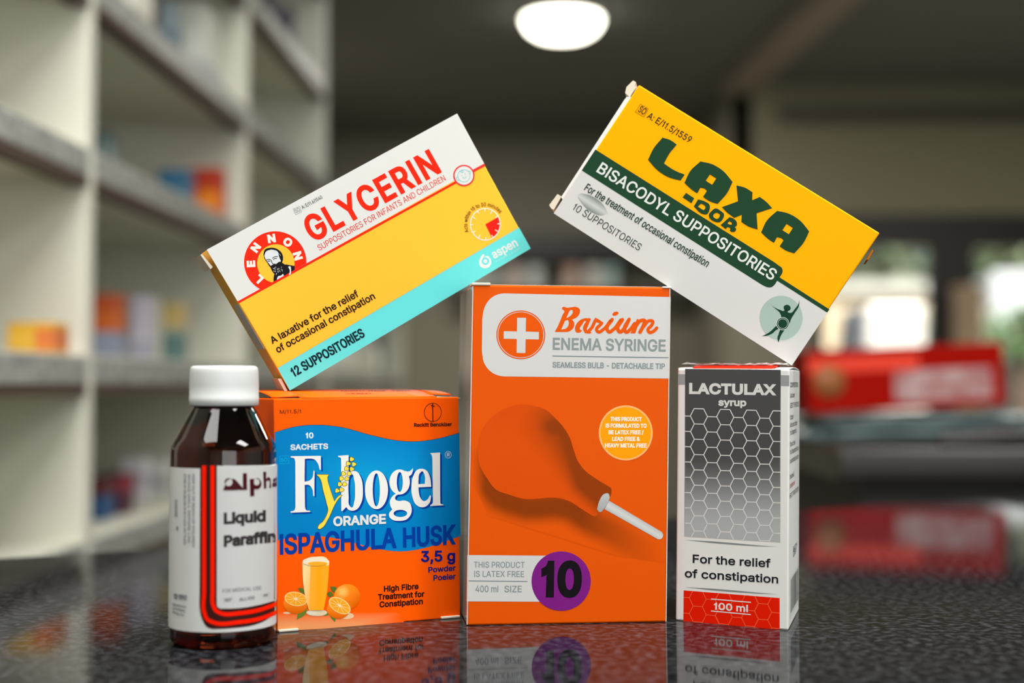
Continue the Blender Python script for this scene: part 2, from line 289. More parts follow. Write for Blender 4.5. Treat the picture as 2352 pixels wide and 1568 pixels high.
0453|227 -7 191 -3 158 7 130 24 105 48 85 77 69 113 57 155 50 202 48 254 50 306 57 353 69 395 85 431 106 461 130 484 159 502 191 512 227 516 262 512 295 502 323 484 348 461 368 431 384 395 396 353 403 306 405 254 403 202 396 155 384 113 368 77 348 48 323 24 295 7 263 -3|227 50 250 52 271 60 290 74 306 92 320 116 330 144 338 176 342 213 344 254 342 295 338 332 330 365 320 393 306 416 290 435 271 449 250 457 227 460 203 457 182 449 163 435 147 416 134 393 123 365 115 332 111 295 109 254 111 213 115 176 123 144 134 116 147 92 163 74 182 60 203 52
1300|209 0 145 0 145 380 130 366 108 353 60 336 60 396 96 412 130 438 152 466 166 509 209 509
2453|64 0 64 47 234 229 282 282 294 298 303 312 311 327 316 341 319 356 320 371 319 389 315 405 308 419 298 431 287 441 273 449 258 455 241 458 224 460 205 458 188 454 172 447 159 438 148 427 139 413 132 398 128 381 127 362 66 362 68 391 75 418 86 442 102 464 121 482 143 496 168 507 196 513 225 516 254 513 281 507 306 497 328 482 346 465 361 445 372 423 379 398 381 372 380 354 377 336 371 318 363 299 351 280 336 259 267 180 153 60 153 57 389 57 389 0
3453|218 -7 188 -5 159 1 133 10 108 22 88 38 70 57 57 79 48 104 44 132 109 132 112 115 118 100 126 87 137 76 150 66 165 59 182 54 200 51 219 50 239 51 258 55 275 61 291 69 304 80 315 93 323 108 328 125 329 145 328 163 323 180 316 196 306 211 292 223 275 234 254 241 229 246 201 248 157 248 157 299 288 448 288 452 70 452 70 509 372 509 372 461 211 278 211 289 247 290 279 286 308 276 333 262 354 244 371 222 383 198 391 173 393 145 390 116 383 90 370 66 354 45 333 27 309 12 281 2 251 -5
4453|40 105 40 158 247 509 311 509 109 166 109 163 413 163 413 105|282 0 282 318 343 318 343 0
5453|221 -7 192 -5 165 1 140 11 118 25 99 41 83 60 71 82 63 105 60 130 122 130 125 115 130 102 138 89 148 78 160 68 173 60 188 54 204 51 221 50 241 51 259 56 276 64 291 75 304 89 314 104 322 122 326 141 328 162 326 183 321 203 314 221 303 237 290 251 275 262 257 270 238 275 218 277 201 276 184 273 167 268 152 262 139 255 128 246 67 253 96 509 366 509 366 452 151 452 134 301 136 301 148 311 162 318 178 325 194 330 212 333 229 334 252 332 274 328 294 321 313 311 330 299 345 285 358 269 370 251 379 231 386 210 390 187 391 163 388 132 381 102 369 76 352 52 332 32 309 15 282 3 253 -4
6453|226 -7 196 -4 168 3 142 15 119 31 100 51 84 74 73 101 66 130 64 162 65 187 71 212 80 239 93 268 112 302 137 340 252 509 322 509 151 261 145 261 157 279 165 288 174 295 184 302 196 307 208 311 221 313 235 314 265 312 291 305 316 295 337 280 355 262 370 240 380 215 387 187 389 157 387 127 379 98 368 73 352 50 333 30 310 14 284 3 257 -4|226 48 245 50 263 55 279 63 293 73 304 86 314 101 322 119 326 137 327 157 326 178 322 196 314 213 304 228 293 241 279 251 263 259 245 264 226 265 207 264 190 259 174 252 160 241 148 229 138 214 131 197 126 179 125 158 126 138 131 119 138 102 148 86 160 73 174 63 190 55 207 50
7453|97 0 323 448 323 452 62 452 62 509 391 509 391 449 165 0
8453|226 -7 193 -5 163 1 136 11 111 25 91 42 74 62 62 84 54 109 52 135 53 156 58 176 65 195 75 212 87 228 101 241 117 252 134 260 153 265 153 267 129 276 109 289 93 308 80 330 73 354 70 380 73 405 79 429 90 450 106 469 124 485 146 498 170 508 197 514 226 516 255 514 282 508 306 498 328 485 346 469 361 450 373 429 379 405 382 380 379 354 372 330 359 308 343 289 323 276 300 267 300 265 319 260 335 252 351 241 365 228 377 212 387 195 395 176 399 156 401 135 398 109 391 84 378 62 362 42 341 25 317 11 289 1 259 -5|226 49 248 50 267 54 285 60 300 69 313 79 323 91 331 106 335 121 337 139 335 157 330 173 322 189 312 202 298 213 283 223 265 230 247 234 226 235 206 234 187 230 169 223 154 213 140 202 130 189 122 173 117 157 115 139 117 121 121 106 129 91 139 79 152 69 167 60 185 54 205 50|226 290 244 291 260 294 274 300 287 308 298 318 307 330 314 344 318 359 319 376 318 392 314 407 308 420 299 432 288 442 275 449 260 455 244 459 226 460 208 459 192 455 177 449 164 442 153 432 145 420 138 407 134 392 133 376 134 359 138 344 145 330 154 318 165 308 178 300 193 294 209 291
9453|226 516 256 513 285 506 310 494 333 478 352 458 368 434 380 408 387 378 389 347 387 322 382 296 373 270 359 240 340 207 315 168 200 0 130 0 301 248 307 248 302 238 295 229 287 221 278 214 268 207 257 202 245 198 232 195 218 195 188 197 161 203 137 214 116 229 98 247 83 269 72 294 66 321 64 352 66 382 73 411 85 436 101 459 120 479 143 494 168 506 196 513|226 460 207 459 190 454 174 446 160 435 148 423 138 407 131 390 127 372 125 352 127 331 131 313 138 295 148 280 160 268 174 257 190 250 207 245 226 243 245 245 263 249 279 257 293 267 305 280 314 295 322 312 326 330 327 350 326 371 322 390 314 407 305 422 293 435 279 446 263 454 245 459
.188|95 -4 83 -3 73 1 63 9 55 18 51 29 50 41 51 53 55 64 63 73 73 81 83 85 95 87 107 85 118 81 128 73 135 64 140 53 141 41 140 29 135 18 128 9 118 1 107 -3
,188|38 -119 68 71 137 71 84 -119
:188|95 -4 83 -3 73 1 63 9 55 18 51 29 50 41 51 53 55 64 63 73 73 81 83 85 95 87 107 85 118 81 128 73 135 64 140 53 141 41 140 29 135 18 128 9 118 1 107 -3|95 271 83 272 73 277 63 284 55 294 51 304 50 316 51 328 55 339 63 349 73 356 83 360 95 362 107 360 118 356 128 349 135 339 140 328 141 316 140 304 135 294 128 284 118 277 107 272
/249|235 533 71 -76 14 -76 178 533
-453|337 244 337 188 114 188 114 244
&448|197 -7 165 -5 136 1 110 12 88 26 69 42 54 62 43 84 36 108 34 133 36 154 40 173 47 189 58 205 70 220 85 235 140 279 216 335 237 352 255 375 259 384 261 394 262 405 260 420 255 434 245 445 233 454 219 459 201 461 189 460 178 457 168 453 159 447 151 440 145 431 141 421 138 411 137 399 138 386 141 375 145 363 169 327 204 284 438 0 364 0 171 231 121 293 108 310 96 327 87 344 81 361 77 379 75 398 77 420 82 440 91 458 102 474 117 488 134 499 154 507 176 512 200 513 224 512 246 507 266 499 283 488 297 475 308 459 317 442 322 424 324 404 323 389 320 375 315 362 309 349 301 336 291 325 256 293 154 217 135 202 121 188 110 174 103 161 98 146 97 131 98 115 102 101 109 87 118 76 130 66 143 57 158 51 175 48 193 46 213 48 232 52 251 59 269 69 286 81 301 95 315 112 327 131 336 151 343 174 348 198 349 224 408 224 406 194 403 167 397 144 389 124 380 107 371 92 345 62 333 47 315 30 294 17 271 7 246 -1 221 -5
%676|175 283 155 284 137 289 121 297 107 308 95 320 86 335 80 351 76 369 75 388 75 412 76 431 80 448 87 464 96 479 107 492 121 503 137 511 155 515 175 517 196 515 214 511 230 503 244 492 255 479 264 464 270 448 274 431 276 412 276 388 274 369 270 351 264 335 255 320 244 308 230 297 214 289 196 284|175 327 191 329 203 335 212 346 218 358 222 372 223 388 223 412 222 428 219 441 213 454 204 464 191 470 175 473 160 470 148 464 138 454 132 441 128 428 127 412 127 388 128 372 132 358 138 346 147 335 160 329|501 -10 481 -8 462 -3 446 5 432 15 421 28 412 43 406 59 402 77 400 95 400 120 402 138 406 156 412 172 421 187 433 200 447 210 463 218 481 223 501 225 522 223 540 218 556 210 570 200 581 187 590 172 596 156 600 138 601 120 601 95 600 77 596 59 589 43 580 28 569 15 555 5 540 -3 521 -8|501 35 517 37 529 43 538 53 544 66 548 80 549 95 549 120 548 135 544 149 538 162 529 172 517 178 501 180 486 178 473 172 464 162 458 149 454 135 453 120 453 95 454 80 458 66 464 53 473 43 485 37|132 0 482 509 540 509 191 0
 188|""".split('\n'):
    _p = _l[1:].split('|')
    GLYPHS[_l[0]] = (int(_p[0]), [[(int(a), int(b)) for a, b in zip(c.split()[::2], c.split()[1::2])] for c in _p[1:] if c])
CAP = 509.0

def area2(c):
    return sum(c[i - 1][0] * c[i][1] - c[i][0] * c[i - 1][1] for i in range(len(c)))
def inside(p, c):
    r = False
    for i in range(len(c)):
        (x0, y0), (x1, y1) = c[i - 1], c[i]
        if (y0 > p[1]) != (y1 > p[1]) and p[0] < (x1 - x0) * (p[1] - y0) / (y1 - y0) + x0:
            r = not r
    return r
def grow(c, d):
    """offset a closed outline to its right by d (mitred, clamped)"""
    n, out = len(c), []
    for i in range(n):
        a, b, e = c[i - 1], c[i], c[(i + 1) % n]
        u = (b[0] - a[0], b[1] - a[1]); v = (e[0] - b[0], e[1] - b[1])
        lu, lv = hypot(*u) or 1e-9, hypot(*v) or 1e-9
        n1, n2 = (u[1] / lu, -u[0] / lu), (v[1] / lv, -v[0] / lv)
        k = max(0.35, 1 + n1[0] * n2[0] + n1[1] * n2[1])
        out.append((b[0] + d * (n1[0] + n2[0]) / k, b[1] + d * (n1[1] + n2[1]) / k))
    return out
def winding(p, cs):
    n = 0
    for c in cs:
        for i in range(len(c)):
            (x0, y0), (x1, y1) = c[i - 1], c[i]
            if y0 <= p[1] < y1 and (x1 - x0) * (p[1] - y0) - (p[0] - x0) * (y1 - y0) > 0:
                n += 1
            elif y1 <= p[1] < y0 and (x1 - x0) * (p[1] - y0) - (p[0] - x0) * (y1 - y0) < 0:
                n -= 1
    return n
def triangles(contours, extra=(), font=False):
    """fill outlines (holes by containment); returns points, faces"""
    cs = [list(c) for c in contours if len(c) > 2]
    big = [(c, abs(area2(c))) for c in cs]
    for k, c in enumerate(cs):
        depth = sum(inside(c[0], o) for o, a in big if o is not c and a > big[k][1])
        if not font and (area2(c) > 0) == bool(depth % 2):
            c.reverse()
    P, E = [], []
    for c in cs:
        b, n = len(P), len(c)
        P += [Vector(p) for p in c]
        E += [(b + i, b + (i + 1) % n) for i in range(n)]
    P += [Vector(p) for p in extra]
    sc = max(max(abs(p.x), abs(p.y)) for p in P)
    r = delaunay_2d_cdt(P, E, [], 0, 1e-6 * sc)
    V = [(p.x, p.y) for p in r[0]]
    F = []
    for f in r[2]:
        m = (sum(V[i][0] for i in f) / len(f), sum(V[i][1] for i in f) / len(f))
        if winding(m, cs):
            F.append(tuple(f))
    used = sorted({i for f in F for i in f})
    ix = {v: k for k, v in enumerate(used)}
    return [V[i] for i in used], [tuple(ix[i] for i in f) for f in F]
def path(s, closed=True, sub=6):
    """'x,y x,y* ...' -> polyline; starred points are smooth, the others corners"""
    P = []
    for w_ in s.split():
        st = w_.endswith('*')
        x, y = w_.rstrip('*').split(',')
        P.append((float(x), float(y), st))
    n, out = len(P), []
    def tan(i, a, b):
        p = P[i]
        if not p[2] or (not closed and i in (0, n - 1)):
            d = (P[b][0] - P[a][0], P[b][1] - P[a][1])
        else:
            q, r = P[(i - 1) % n], P[(i + 1) % n]
            l1, l2 = hypot(p[0] - q[0], p[1] - q[1]) or 1, hypot(r[0] - p[0], r[1] - p[1]) or 1
            d = ((p[0] - q[0]) / l1 * l2 + (r[0] - p[0]) / l2 * l1, (p[1] - q[1]) / l1 * l2 + (r[1] - p[1]) / l2 * l1)
        l = hypot(*d) or 1
        return d[0] / l, d[1] / l
    for i in range(n if closed else n - 1):
        j = (i + 1) % n
        p, q = P[i], P[j]
        if not p[2] and not q[2]:
            out.append((p[0], p[1]))
            continue
        L = hypot(q[0] - p[0], q[1] - p[1])
        a, b = tan(i, i, j), tan(j, i, j)
        for k in range(sub):
            t = k / sub
            h0, h1, h2, h3 = 2 * t**3 - 3 * t * t + 1, t**3 - 2 * t * t + t, -2 * t**3 + 3 * t * t, t**3 - t * t
            out.append((h0 * p[0] + h1 * L * a[0] + h2 * q[0] + h3 * L * b[0], h0 * p[1] + h1 * L * a[1] + h2 * q[1] + h3 * L * b[1]))
    if not closed:
        out.append((P[-1][0], P[-1][1]))
    return out
def ell(cx, cy, rx, ry=None, rot=0.0, n=48):
    ry = rx if ry is None else ry
    c, s = cos(rot), sin(rot)
    return [(cx + rx * cos(2 * pi * i / n) * c - ry * sin(2 * pi * i / n) * s, cy + rx * cos(2 * pi * i / n) * s + ry * sin(2 * pi * i / n) * c) for i in range(n)]
def homography(src, dst):
    A, B = [], []
    for (x, y), (u, v) in zip(src, dst):
        A.append([x, y, 1, 0, 0, 0, -u * x, -u * y]); B.append(u)
        A.append([0, 0, 0, x, y, 1, -v * x, -v * y]); B.append(v)
    n = 8
    for i in range(n):
        p = max(range(i, n), key=lambda r: abs(A[r][i]))
        A[i], A[p] = A[p], A[i]; B[i], B[p] = B[p], B[i]
        for r in range(n):
            if r != i:
                k = A[r][i] / A[i][i]
                if k:
                    A[r] = [a - k * b for a, b in zip(A[r], A[i])]; B[r] -= k * B[i]
    h = [B[i] / A[i][i] for i in range(n)] + [1.0]
    def f(x, y):
        d = h[6] * x + h[7] * y + 1
        return ((h[0] * x + h[1] * y + h[2]) / d, (h[3] * x + h[4] * y + h[5]) / d)
    return f

EPS = 2.5e-5
class Print:
    """ink printed on a face. Art is given in the coordinates of an enlarged detail of the photographed face (see view),
    rectified to metres on that face, and laid on it one film of ink per layer."""
    def __init__(s, place, parent, up):
        s.place, s.parent, s.up, s.parts = place, parent, up, {}
        s.fine, s.eps, s.lines = 0, EPS, 0
        s.view(0, 0, 1)
    def view(s, ox, oy, k):
        s.o, s.k = (ox, oy), k
    def px(s, p):
        return (s.o[0] + p[0] / s.k, s.o[1] + p[1] / s.k)
    def mb(s, part):
        return s.parts.setdefault(part, MB())
    def _put(s, part, P, F, m, layer):
        vs = [s.place(x, y, layer * s.eps) for x, y in P]
        return s.mb(part).add(vs, F, m)
    def fill(s, part, col, contours, layer=1, grid=0):
        if isinstance(contours, str):
            contours = [path(contours)]
        elif isinstance(contours[0], tuple):
            contours = [contours]
        cs = [[s.px(p) for p in (path(c) if isinstance(c, str) else c)] for c in contours]
        if grid:
            P, F = s._gridded(cs[0], grid)
        else:
            P, F = triangles(*s._dense(cs))
        s._put(part, P, F, ink(col), layer)
    def _dense(s, cs):
        """on a curved face, split outlines and fill into short pieces so that the ink follows the curve"""
        if not s.fine:
            return cs, ()
        out = []
        for c in cs:
            q = []
            for i in range(len(c)):
                a, b = c[i], c[(i + 1) % len(c)]
                n = max(1, int(hypot(b[0] - a[0], b[1] - a[1]) / s.fine))
                q += [(a[0] + (b[0] - a[0]) * k / n, a[1] + (b[1] - a[1]) * k / n) for k in range(n)]
            out.append(q)
        X, Y = [p[0] for c in cs for p in c], [p[1] for c in cs for p in c]
        ex, y = [], min(Y) + s.fine / 2
        while y < max(Y):
            x = min(X) + s.fine / 2
            while x < max(X):
                ex.append((x, y))
                x += s.fine
            y += s.fine * 3
        return out, ex
    def _gridded(s, c, step):
        xs, ys = [p[0] for p in c], [p[1] for p in c]
        ex = []
        y = min(ys) + step / 2
        while y < max(ys):
            x = min(xs) + step / 2
            while x < max(xs):
                if inside((x, y), c):
                    ex.append((x, y))
                x += step
            y += step
        return triangles([c], ex)
    def shade(s, part, contour, fun, layer=1, step=3.0):
        """printed halftone picture: colour fun(x, y) in view coordinates over a contour"""
        c = [s.px(p) for p in (path(contour) if isinstance(contour, str) else contour)]
        P, F = s._gridded(c, step)
        b = s._put(part, P, F, attr_mat(), layer)
        m = s.mb(part)
        for i, (x, y) in enumerate(P):
            c_ = fun((x - s.o[0]) * s.k, (y - s.o[1]) * s.k)
            m.col[b + i] = tuple(min(0.95, v * ink_gain(c_)) for v in c_)
    def stroke(s, part, col, pts, width, layer=2, closed=False, taper=None):
        if isinstance(pts, str):
            pts = path(pts, closed)
        n = len(pts)
        Lf, Rt = [], []
        for i in range(n):
            a = pts[i - 1] if (closed or i) else pts[i]
            b = pts[(i + 1) % n] if (closed or i < n - 1) else pts[i]
            d = (b[0] - a[0], b[1] - a[1])
            l = hypot(*d) or 1
            wd = width / 2 * (taper(i / (n - 1)) if taper else 1)
            nx, ny = -d[1] / l * wd, d[0] / l * wd
            Lf.append((pts[i][0] + nx, pts[i][1] + ny)); Rt.append((pts[i][0] - nx, pts[i][1] - ny))
        P = [s.px(p) for p in Lf + Rt]
        F = [(i, (i + 1) % n, n + (i + 1) % n, n + i) for i in range(n if closed else n - 1)]
        s._put(part, P, F, ink(col), layer)
    def text(s, part, col, txt, p0, p1, cap, bold=0.0, layer=3, slant=0.0, track=0.0, grid=0):
        """one line whose inked width runs from p0 to p1 along its baseline, capitals cap high; bold thickens by that share of cap"""
        p0, p1, cap = s.px(p0), s.px(p1), cap / s.k
        if part in ('lettering', 'small_print'):
            s.lines += 1
            part = part + '#%d' % s.lines
        x, gl = 0.0, []
        for ch in txt:
            ad, cs = GLYPHS[ch]
            gl.append([[(a + x, b) for a, b in c] for c in cs])
            x += ad + track * CAP
        X = [p[0] for g in gl for c in g for p in c]
        lo, hi = min(X), max(X)
        L = hypot(p1[0] - p0[0], p1[1] - p0[1])
        off = bold * cap
        kx, ky = (L - 2 * off) / (hi - lo), (cap - 2 * off) / CAP
        ux = ((p1[0] - p0[0]) / L, (p1[1] - p0[1]) / L)
        up = s.up
        for g in gl:
            if not g:
                continue
            cs = [[((p[0] - lo) * kx + off + slant * p[1] * ky, p[1] * ky + off) for p in c] for c in g]
            if bold:
                big = max(cs, key=lambda c: abs(area2(c)))
                sg = 1 if area2(big) > 0 else -1
                cs = [grow(c, off * sg) for c in cs]
            P, F = triangles(*s._dense(cs), True)
            P = [(p0[0] + ux[0] * a + up[0] * b, p0[1] + ux[1] * a + up[1] * b) for a, b in P]
            s._put(part, P, F, ink(col), layer)
    def arc_text(s, part, col, txt, c, r, a0, a1, cap, bold=0.0, layer=3, wide=1.0):
        """letters standing on a circle, from angle a0 to a1 (degrees, clockwise from the right in the picture)"""
        adv = [GLYPHS[ch][0] for ch in txt]
        tot = sum(adv[:-1]) + 0.0
        x = 0.0
        for ch, ad in zip(txt, adv):
            a = radians(a0 + (a1 - a0) * (x + ad * 0.5 - adv[0] * .5) / max(1.0, tot + (adv[-1] - adv[0]) * .5))
            x += ad
            cs = GLYPHS[ch][1]
            if not cs:
                continue
            X = [p[0] for k in cs for p in k]
            mid, ky = (min(X) + max(X)) / 2, (cap * (1 - 2 * bold)) / CAP
            cs = [[((p[0] - mid) * ky * wide, p[1] * ky + bold * cap) for p in k] for k in cs]
            if bold:
                big = max(cs, key=lambda k: abs(area2(k)))
                sg = 1 if area2(big) > 0 else -1
                cs = [grow(k, bold * cap * sg) for k in cs]
            P, F = triangles(cs, (), True)
            out = (cos(a), sin(a)); tg = (-sin(a), cos(a))
            P = [s.px((c[0] + out[0] * (r + q) + tg[0] * t, c[1] + out[1] * (r + q) + tg[1] * t)) for t, q in P]
            s._put(part, P, F, ink(col), layer)
    def finish(s, names=None):
        for part, m in s.parts.items():
            o = m.build(part.split('#')[0], s.parent, recalc=False)
            if names and part in names:
                o['label'] = names[part]

def carton(name, label, TL, TR, BR, BL, depth, photo, faces, bevel=0.0006, group=None):
    """an upright or leaning folding carton: four measured front corners in metres, a depth vector and six face inks"""
    TL, TR, BR, BL, D = map(Vector, (TL, TR, BR, BL, depth))
    X = (BR - BL).normalized()
    Y = (TL - BL).cross(X).normalized()
    if Y.y < 0:
        Y = -Y
    Z = X.cross(Y)
    mw = Matrix((X, Y, Z)).transposed().to_4x4()
    mw.translation = BL
    root = tag(empty(name, matrix=mw), label, 'medicine box', group)
    inv = mw.inverted()
    L = [inv @ p for p in (BL, BR, TR, TL)]
    for p in L:
        p.y = 0.0
    d = mw.to_3x3().inverted() @ D
    mb = MB()
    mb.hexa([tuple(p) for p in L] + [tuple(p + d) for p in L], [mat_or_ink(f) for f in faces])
    mb.build('box_body', root, bevel)
    fr = homography(photo, [(L[3].x, L[3].z), (L[2].x, L[2].z), (L[1].x, L[1].z), (L[0].x, L[0].z)])
    def place(x, y, e):
        u, v = fr(x, y)
        return (u, -e - 1e-5, v)
    up = ((photo[0][0] + photo[1][0] - photo[2][0] - photo[3][0]), (photo[0][1] + photo[1][1] - photo[2][1] - photo[3][1]))
    l = hypot(*up)
    return root, Print(place, root, (up[0] / l, up[1] / l)), L, d, fr
def mat_or_ink(f):
    return ink(f) if isinstance(f, str) else f
def flap(root, fr, name, pts, y0, y1, m, label=None):
    """a folded card tab: its outline seen on edge, spanning the depth of the box from y0 to y1"""
    q = [fr(*p) for p in pts]
    b = MB()
    b.prism(q, y0, y1, m, 'y')
    o = b.build(name, root)
    if label:
        o['label'] = label
    return o
card = mat('raw_card', 'cfc6b4', 0.8, 0.2)
white_card = mat('white_card', 'd8d8d4', 0.5, 0.3)

# ------------------------------------------------------------------ the orange fibre-drink box
FYB_PX = [(627.8, 914.7), (1053.8, 911.4), (1057.7, 1417.5), (636.6, 1451.7)]
root, A, L, d, fr = carton('medicine_box', 'orange and blue box of fibre drink sachets standing beside the brown bottle',
    (-.1116, .6658, .1089), (-.0265, .7086, .1092), (-.0255, .7091, 0), (-.1095, .6669, 0), (-.0225, .0447, 0), FYB_PX,
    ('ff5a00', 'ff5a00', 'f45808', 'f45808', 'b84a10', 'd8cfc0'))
O, BLU, NAVY, WHT, YEL = 'ff5a00', '0080c0', '003c9a', 'fbfaf4', 'ffd646'
def mix(a, b, t):
    t = max(0.0, min(1.0, t))
    return tuple(x + (y - x) * t for x, y in zip(a, b))
A.view(600, 880, 4.6125)
low = [((x / 4.0417 + 600 - 600) * 4.6125, (y / 4.0417 + 1180 - 880) * 4.6125) for x, y in path('1850,205 1700,258* 1500,320* 1300,347* 1150,335* 1000,305* 800,250* 600,212* 400,205* 250,222* 152,246')]
top = path('142,520 350,460* 600,440* 850,465* 1150,545* 1400,600* 1600,617* 1850,590* 2100,525', closed=False)
b0, b1 = rgb('007cbe'), rgb('0a98d0')
A.shade('printed_panel', top + low, lambda x, y: mix(b0, b1, 1 - hypot((x - 1150) / 900, (y - 1000) / 420)), 1, 9)
A.stroke('printed_panel', '4a3030', top, 4, 2)
A.text('lettering', 'e4f2f4', '10', (470, 583), (553, 582), 62, .06)
A.text('lettering', 'e4f2f4', 'SACHETS', (308, 708), (708, 695), 60, .055)
F_ = '310,772 630,768 632,915 618,915 600,850* 560,805* 500,797* 460,800 458,1042 510,1030* 540,1000* 553,925 563,925 561,1193 550,1193 540,1120* 510,1080* 459,1074 462,1310 475,1342* 516,1350 516,1362 310,1370 310,1358 350,1345* 362,1310 360,830 348,795* 312,785'
B_ = ['812,768 924,760 924,950 960,930* 1010,935* 1055,1000* 1076,1130* 1060,1260* 1010,1335* 960,1350* 920,1335* 900,1310 860,1352 847,1352 846,830 840,790* 814,778', '958,965* 985,1030* 993,1140* 985,1250* 955,1315* 932,1290* 925,1200* 924,1050* 935,985*']
O_ = [ell(1220, 1128, 122, 205), ell(1218, 1128, 38, 175)]
G_ = [ell(1465, 1045, 108, 133), ell(1467, 1045, 32, 105)]
G2 = ['1440,1160 1395,1190* 1362,1250* 1370,1305* 1388,1335 1355,1375* 1355,1410* 1390,1445* 1460,1457* 1540,1440* 1585,1385* 1592,1320* 1570,1265* 1520,1242* 1440,1243* 1418,1225* 1422,1195* 1470,1172', ell(1473, 1378, 72, 38)]
G3 = '1520,925 1545,935* 1580,925* 1606,898 1603,930* 1590,965* 1555,990'
E_ = ['1800,1095 1664,1102 1668,1150* 1690,1220* 1720,1247* 1760,1230* 1785,1187 1797,1190 1785,1260* 1740,1305* 1690,1312* 1640,1285* 1600,1200* 1590,1100* 1610,980* 1655,915* 1700,905* 1750,925* 1785,990*', '1664,1068 1665,1020* 1680,950* 1705,932* 1725,960* 1733,1065']
L_ = '1788,740 1893,733 1895,1240 1900,1275* 1928,1285 1928,1292 1790,1300 1790,1290 1815,1270* 1818,1240 1812,790 1800,752*'
for lay, col, dx, dy in ((2, NAVY, 20, 17), (4, WHT, 0, 0)):
    for k, g in enumerate(([F_], B_, O_, G_, G2, [G3], E_, [L_])):
        cs = [[(x + dx, y + dy) for x, y in (path(c) if isinstance(c, str) else c)] for c in g]
        A.fill('brand_lettering', col, cs, lay + (.3 * k) / 8)
Yp = path('580,970 590,962 718,962 716,975* 705,990* 705,1010* 730,1110* 775,1240 800,1205* 835,1180* 865,1183 830,1215* 780,1290* 740,1380* 700,1460* 650,1530* 610,1547* 595,1535* 600,1510* 650,1460* 690,1390* 703,1340* 690,1280* 650,1130* 612,1000* 595,983*')
A.fill('brand_lettering', '4a4a3a', [Yp], 5)
A.fill('brand_lettering', YEL, [grow(Yp, -5 if area2(Yp) > 0 else 5)], 6)
for x, y in ((957, 803), (920, 850), (980, 857), (903, 903), (958, 908), (870, 957), (930, 957), (847, 1008), (906, 1010), (830, 1068), (882, 1068), (803, 1137), (850, 1128)):
    a = random.uniform(-.6, .6)
    q = [(x + 28 * (cos(t) * (1 + .12 * cos(3 * t + a))) * .95, y + 26 * sin(t) * (1 + .12 * cos(3 * t + a))) for t in [2 * pi * i / 24 for i in range(24)]]
    A.fill('brand_lettering', '4a4a3a', [q], 5)
    A.fill('brand_lettering', YEL, [grow(q, -5 if area2(q) > 0 else 5)], 6)
A.stroke('lettering', 'dfeef0', ell(1980, 757, 32, 36), 4, 3, True)
A.text('lettering', 'dfeef0', 'R', (1968, 775), (1996, 774), 38, .02)
A.stroke('lettering', '00b8de', [(196, 771), (289, 768), (290, 848), (199, 850)], 5, 3, True)
A.text('lettering', '00b8de', 'SO', (208, 830), (275, 828), 40, .0)
A.text('lettering', '7a3208', 'M/11.5/1', (195, 322), (420, 316), 42, .03)
A.stroke('emblem', '2a120a', ell(1817, 307, 90, 97), 6, 3, True)
A.stroke('emblem', '2a120a', [(1815, 212), (1818, 402)], 9, 4)
A.stroke('emblem', '2a120a', [(1797, 235), (1838, 245)], 9, 4.3)
A.text('lettering', '2a120a', 'Reckitt Benckiser', (1618, 462), (2020, 453), 41, .05)
A.text('lettering', 'eef2f0', 'ORANGE', (762, 1515), (1320, 1487), 104, .06, 7)
A.view(600, 1180, 4.0417)
A.text('lettering', NAVY, 'ISPAGHULA', (172, 380), (1255, 317), 192, .045, 3)
A.text('lettering', NAVY, 'HUSK', (1315, 313), (1802, 283), 186, .045, 3)
A.text('lettering', '101c80', '3,5 g', (1483, 447), (1800, 440), 104, .05)
A.text('lettering', '16206e', 'Powder', (1550, 545), (1805, 527), 53, .05)
A.text('lettering', '16206e', 'Poeier', (1597, 620), (1805, 604), 53, .05)
for t, p, q in (('High Fibre', (1138, 722), (1460, 697)), ('Treatment for', (1083, 798), (1515, 768)), ('Constipation', (1097, 868), (1500, 836))):
    A.text('lettering', '2c140a', t, p, q, 55, .05)
# printed picture: a glass of juice between cut oranges
C = {k: rgb(k) for k in ('ff6200', 'f09a60', 'ffa50a', 'ffdf9a', 'ff8c1a', 'd95a00', 'ffb03a', 'ffe2a0', 'fff4dc', 'e8dcc0', 'ffc060', 'e06000')}
A.shade('printed_picture', '152,900 400,930* 900,915* 1330,990* 1300,1025 152,1088', lambda x, y: mix(rgb('ff5a00'), C['f09a60'], min((y - 905) / 110, (1300 - x) / 420) if x > 200 else (y - 905) / 110), 1, 4)
A.fill('printed_picture', 'f2c8a0', [ell(240, 918, 36, 10)], 2)
A.fill('printed_picture', 'f2c8a0', [ell(790, 945, 70, 30)], 2)
def leaf(s, col='5c7028'):
    A.fill('printed_picture', col, s, 3)
leaf('340,685 385,690* 405,745 360,725*'); leaf('640,672 700,685* 690,740 655,715*'); leaf('608,735 640,720* 672,755 630,770*')
def ball(cx, cy, rx, ry):
    return lambda x, y: mix(C['ffc060'], mix(C['ff8c1a'], C['e06000'], ((x - cx) / rx + (y - cy) / ry) * .6 + .2), hypot((x - cx) / rx + .35, (y - cy) / ry + .4) * 2.2 - .25)
A.shade('printed_picture', ell(797, 768, 122, 118), ball(797, 768, 122, 118), 4)
A.shade('printed_picture', ell(318, 830, 112, 98), lambda x, y: mix(C['ff8c1a'], C['d95a00'], (y - 800) / 130), 4)
A.shade('printed_picture', ell(716, 880, 108, 92), lambda x, y: mix(C['ff8c1a'], C['d95a00'], (y - 850) / 130), 5)
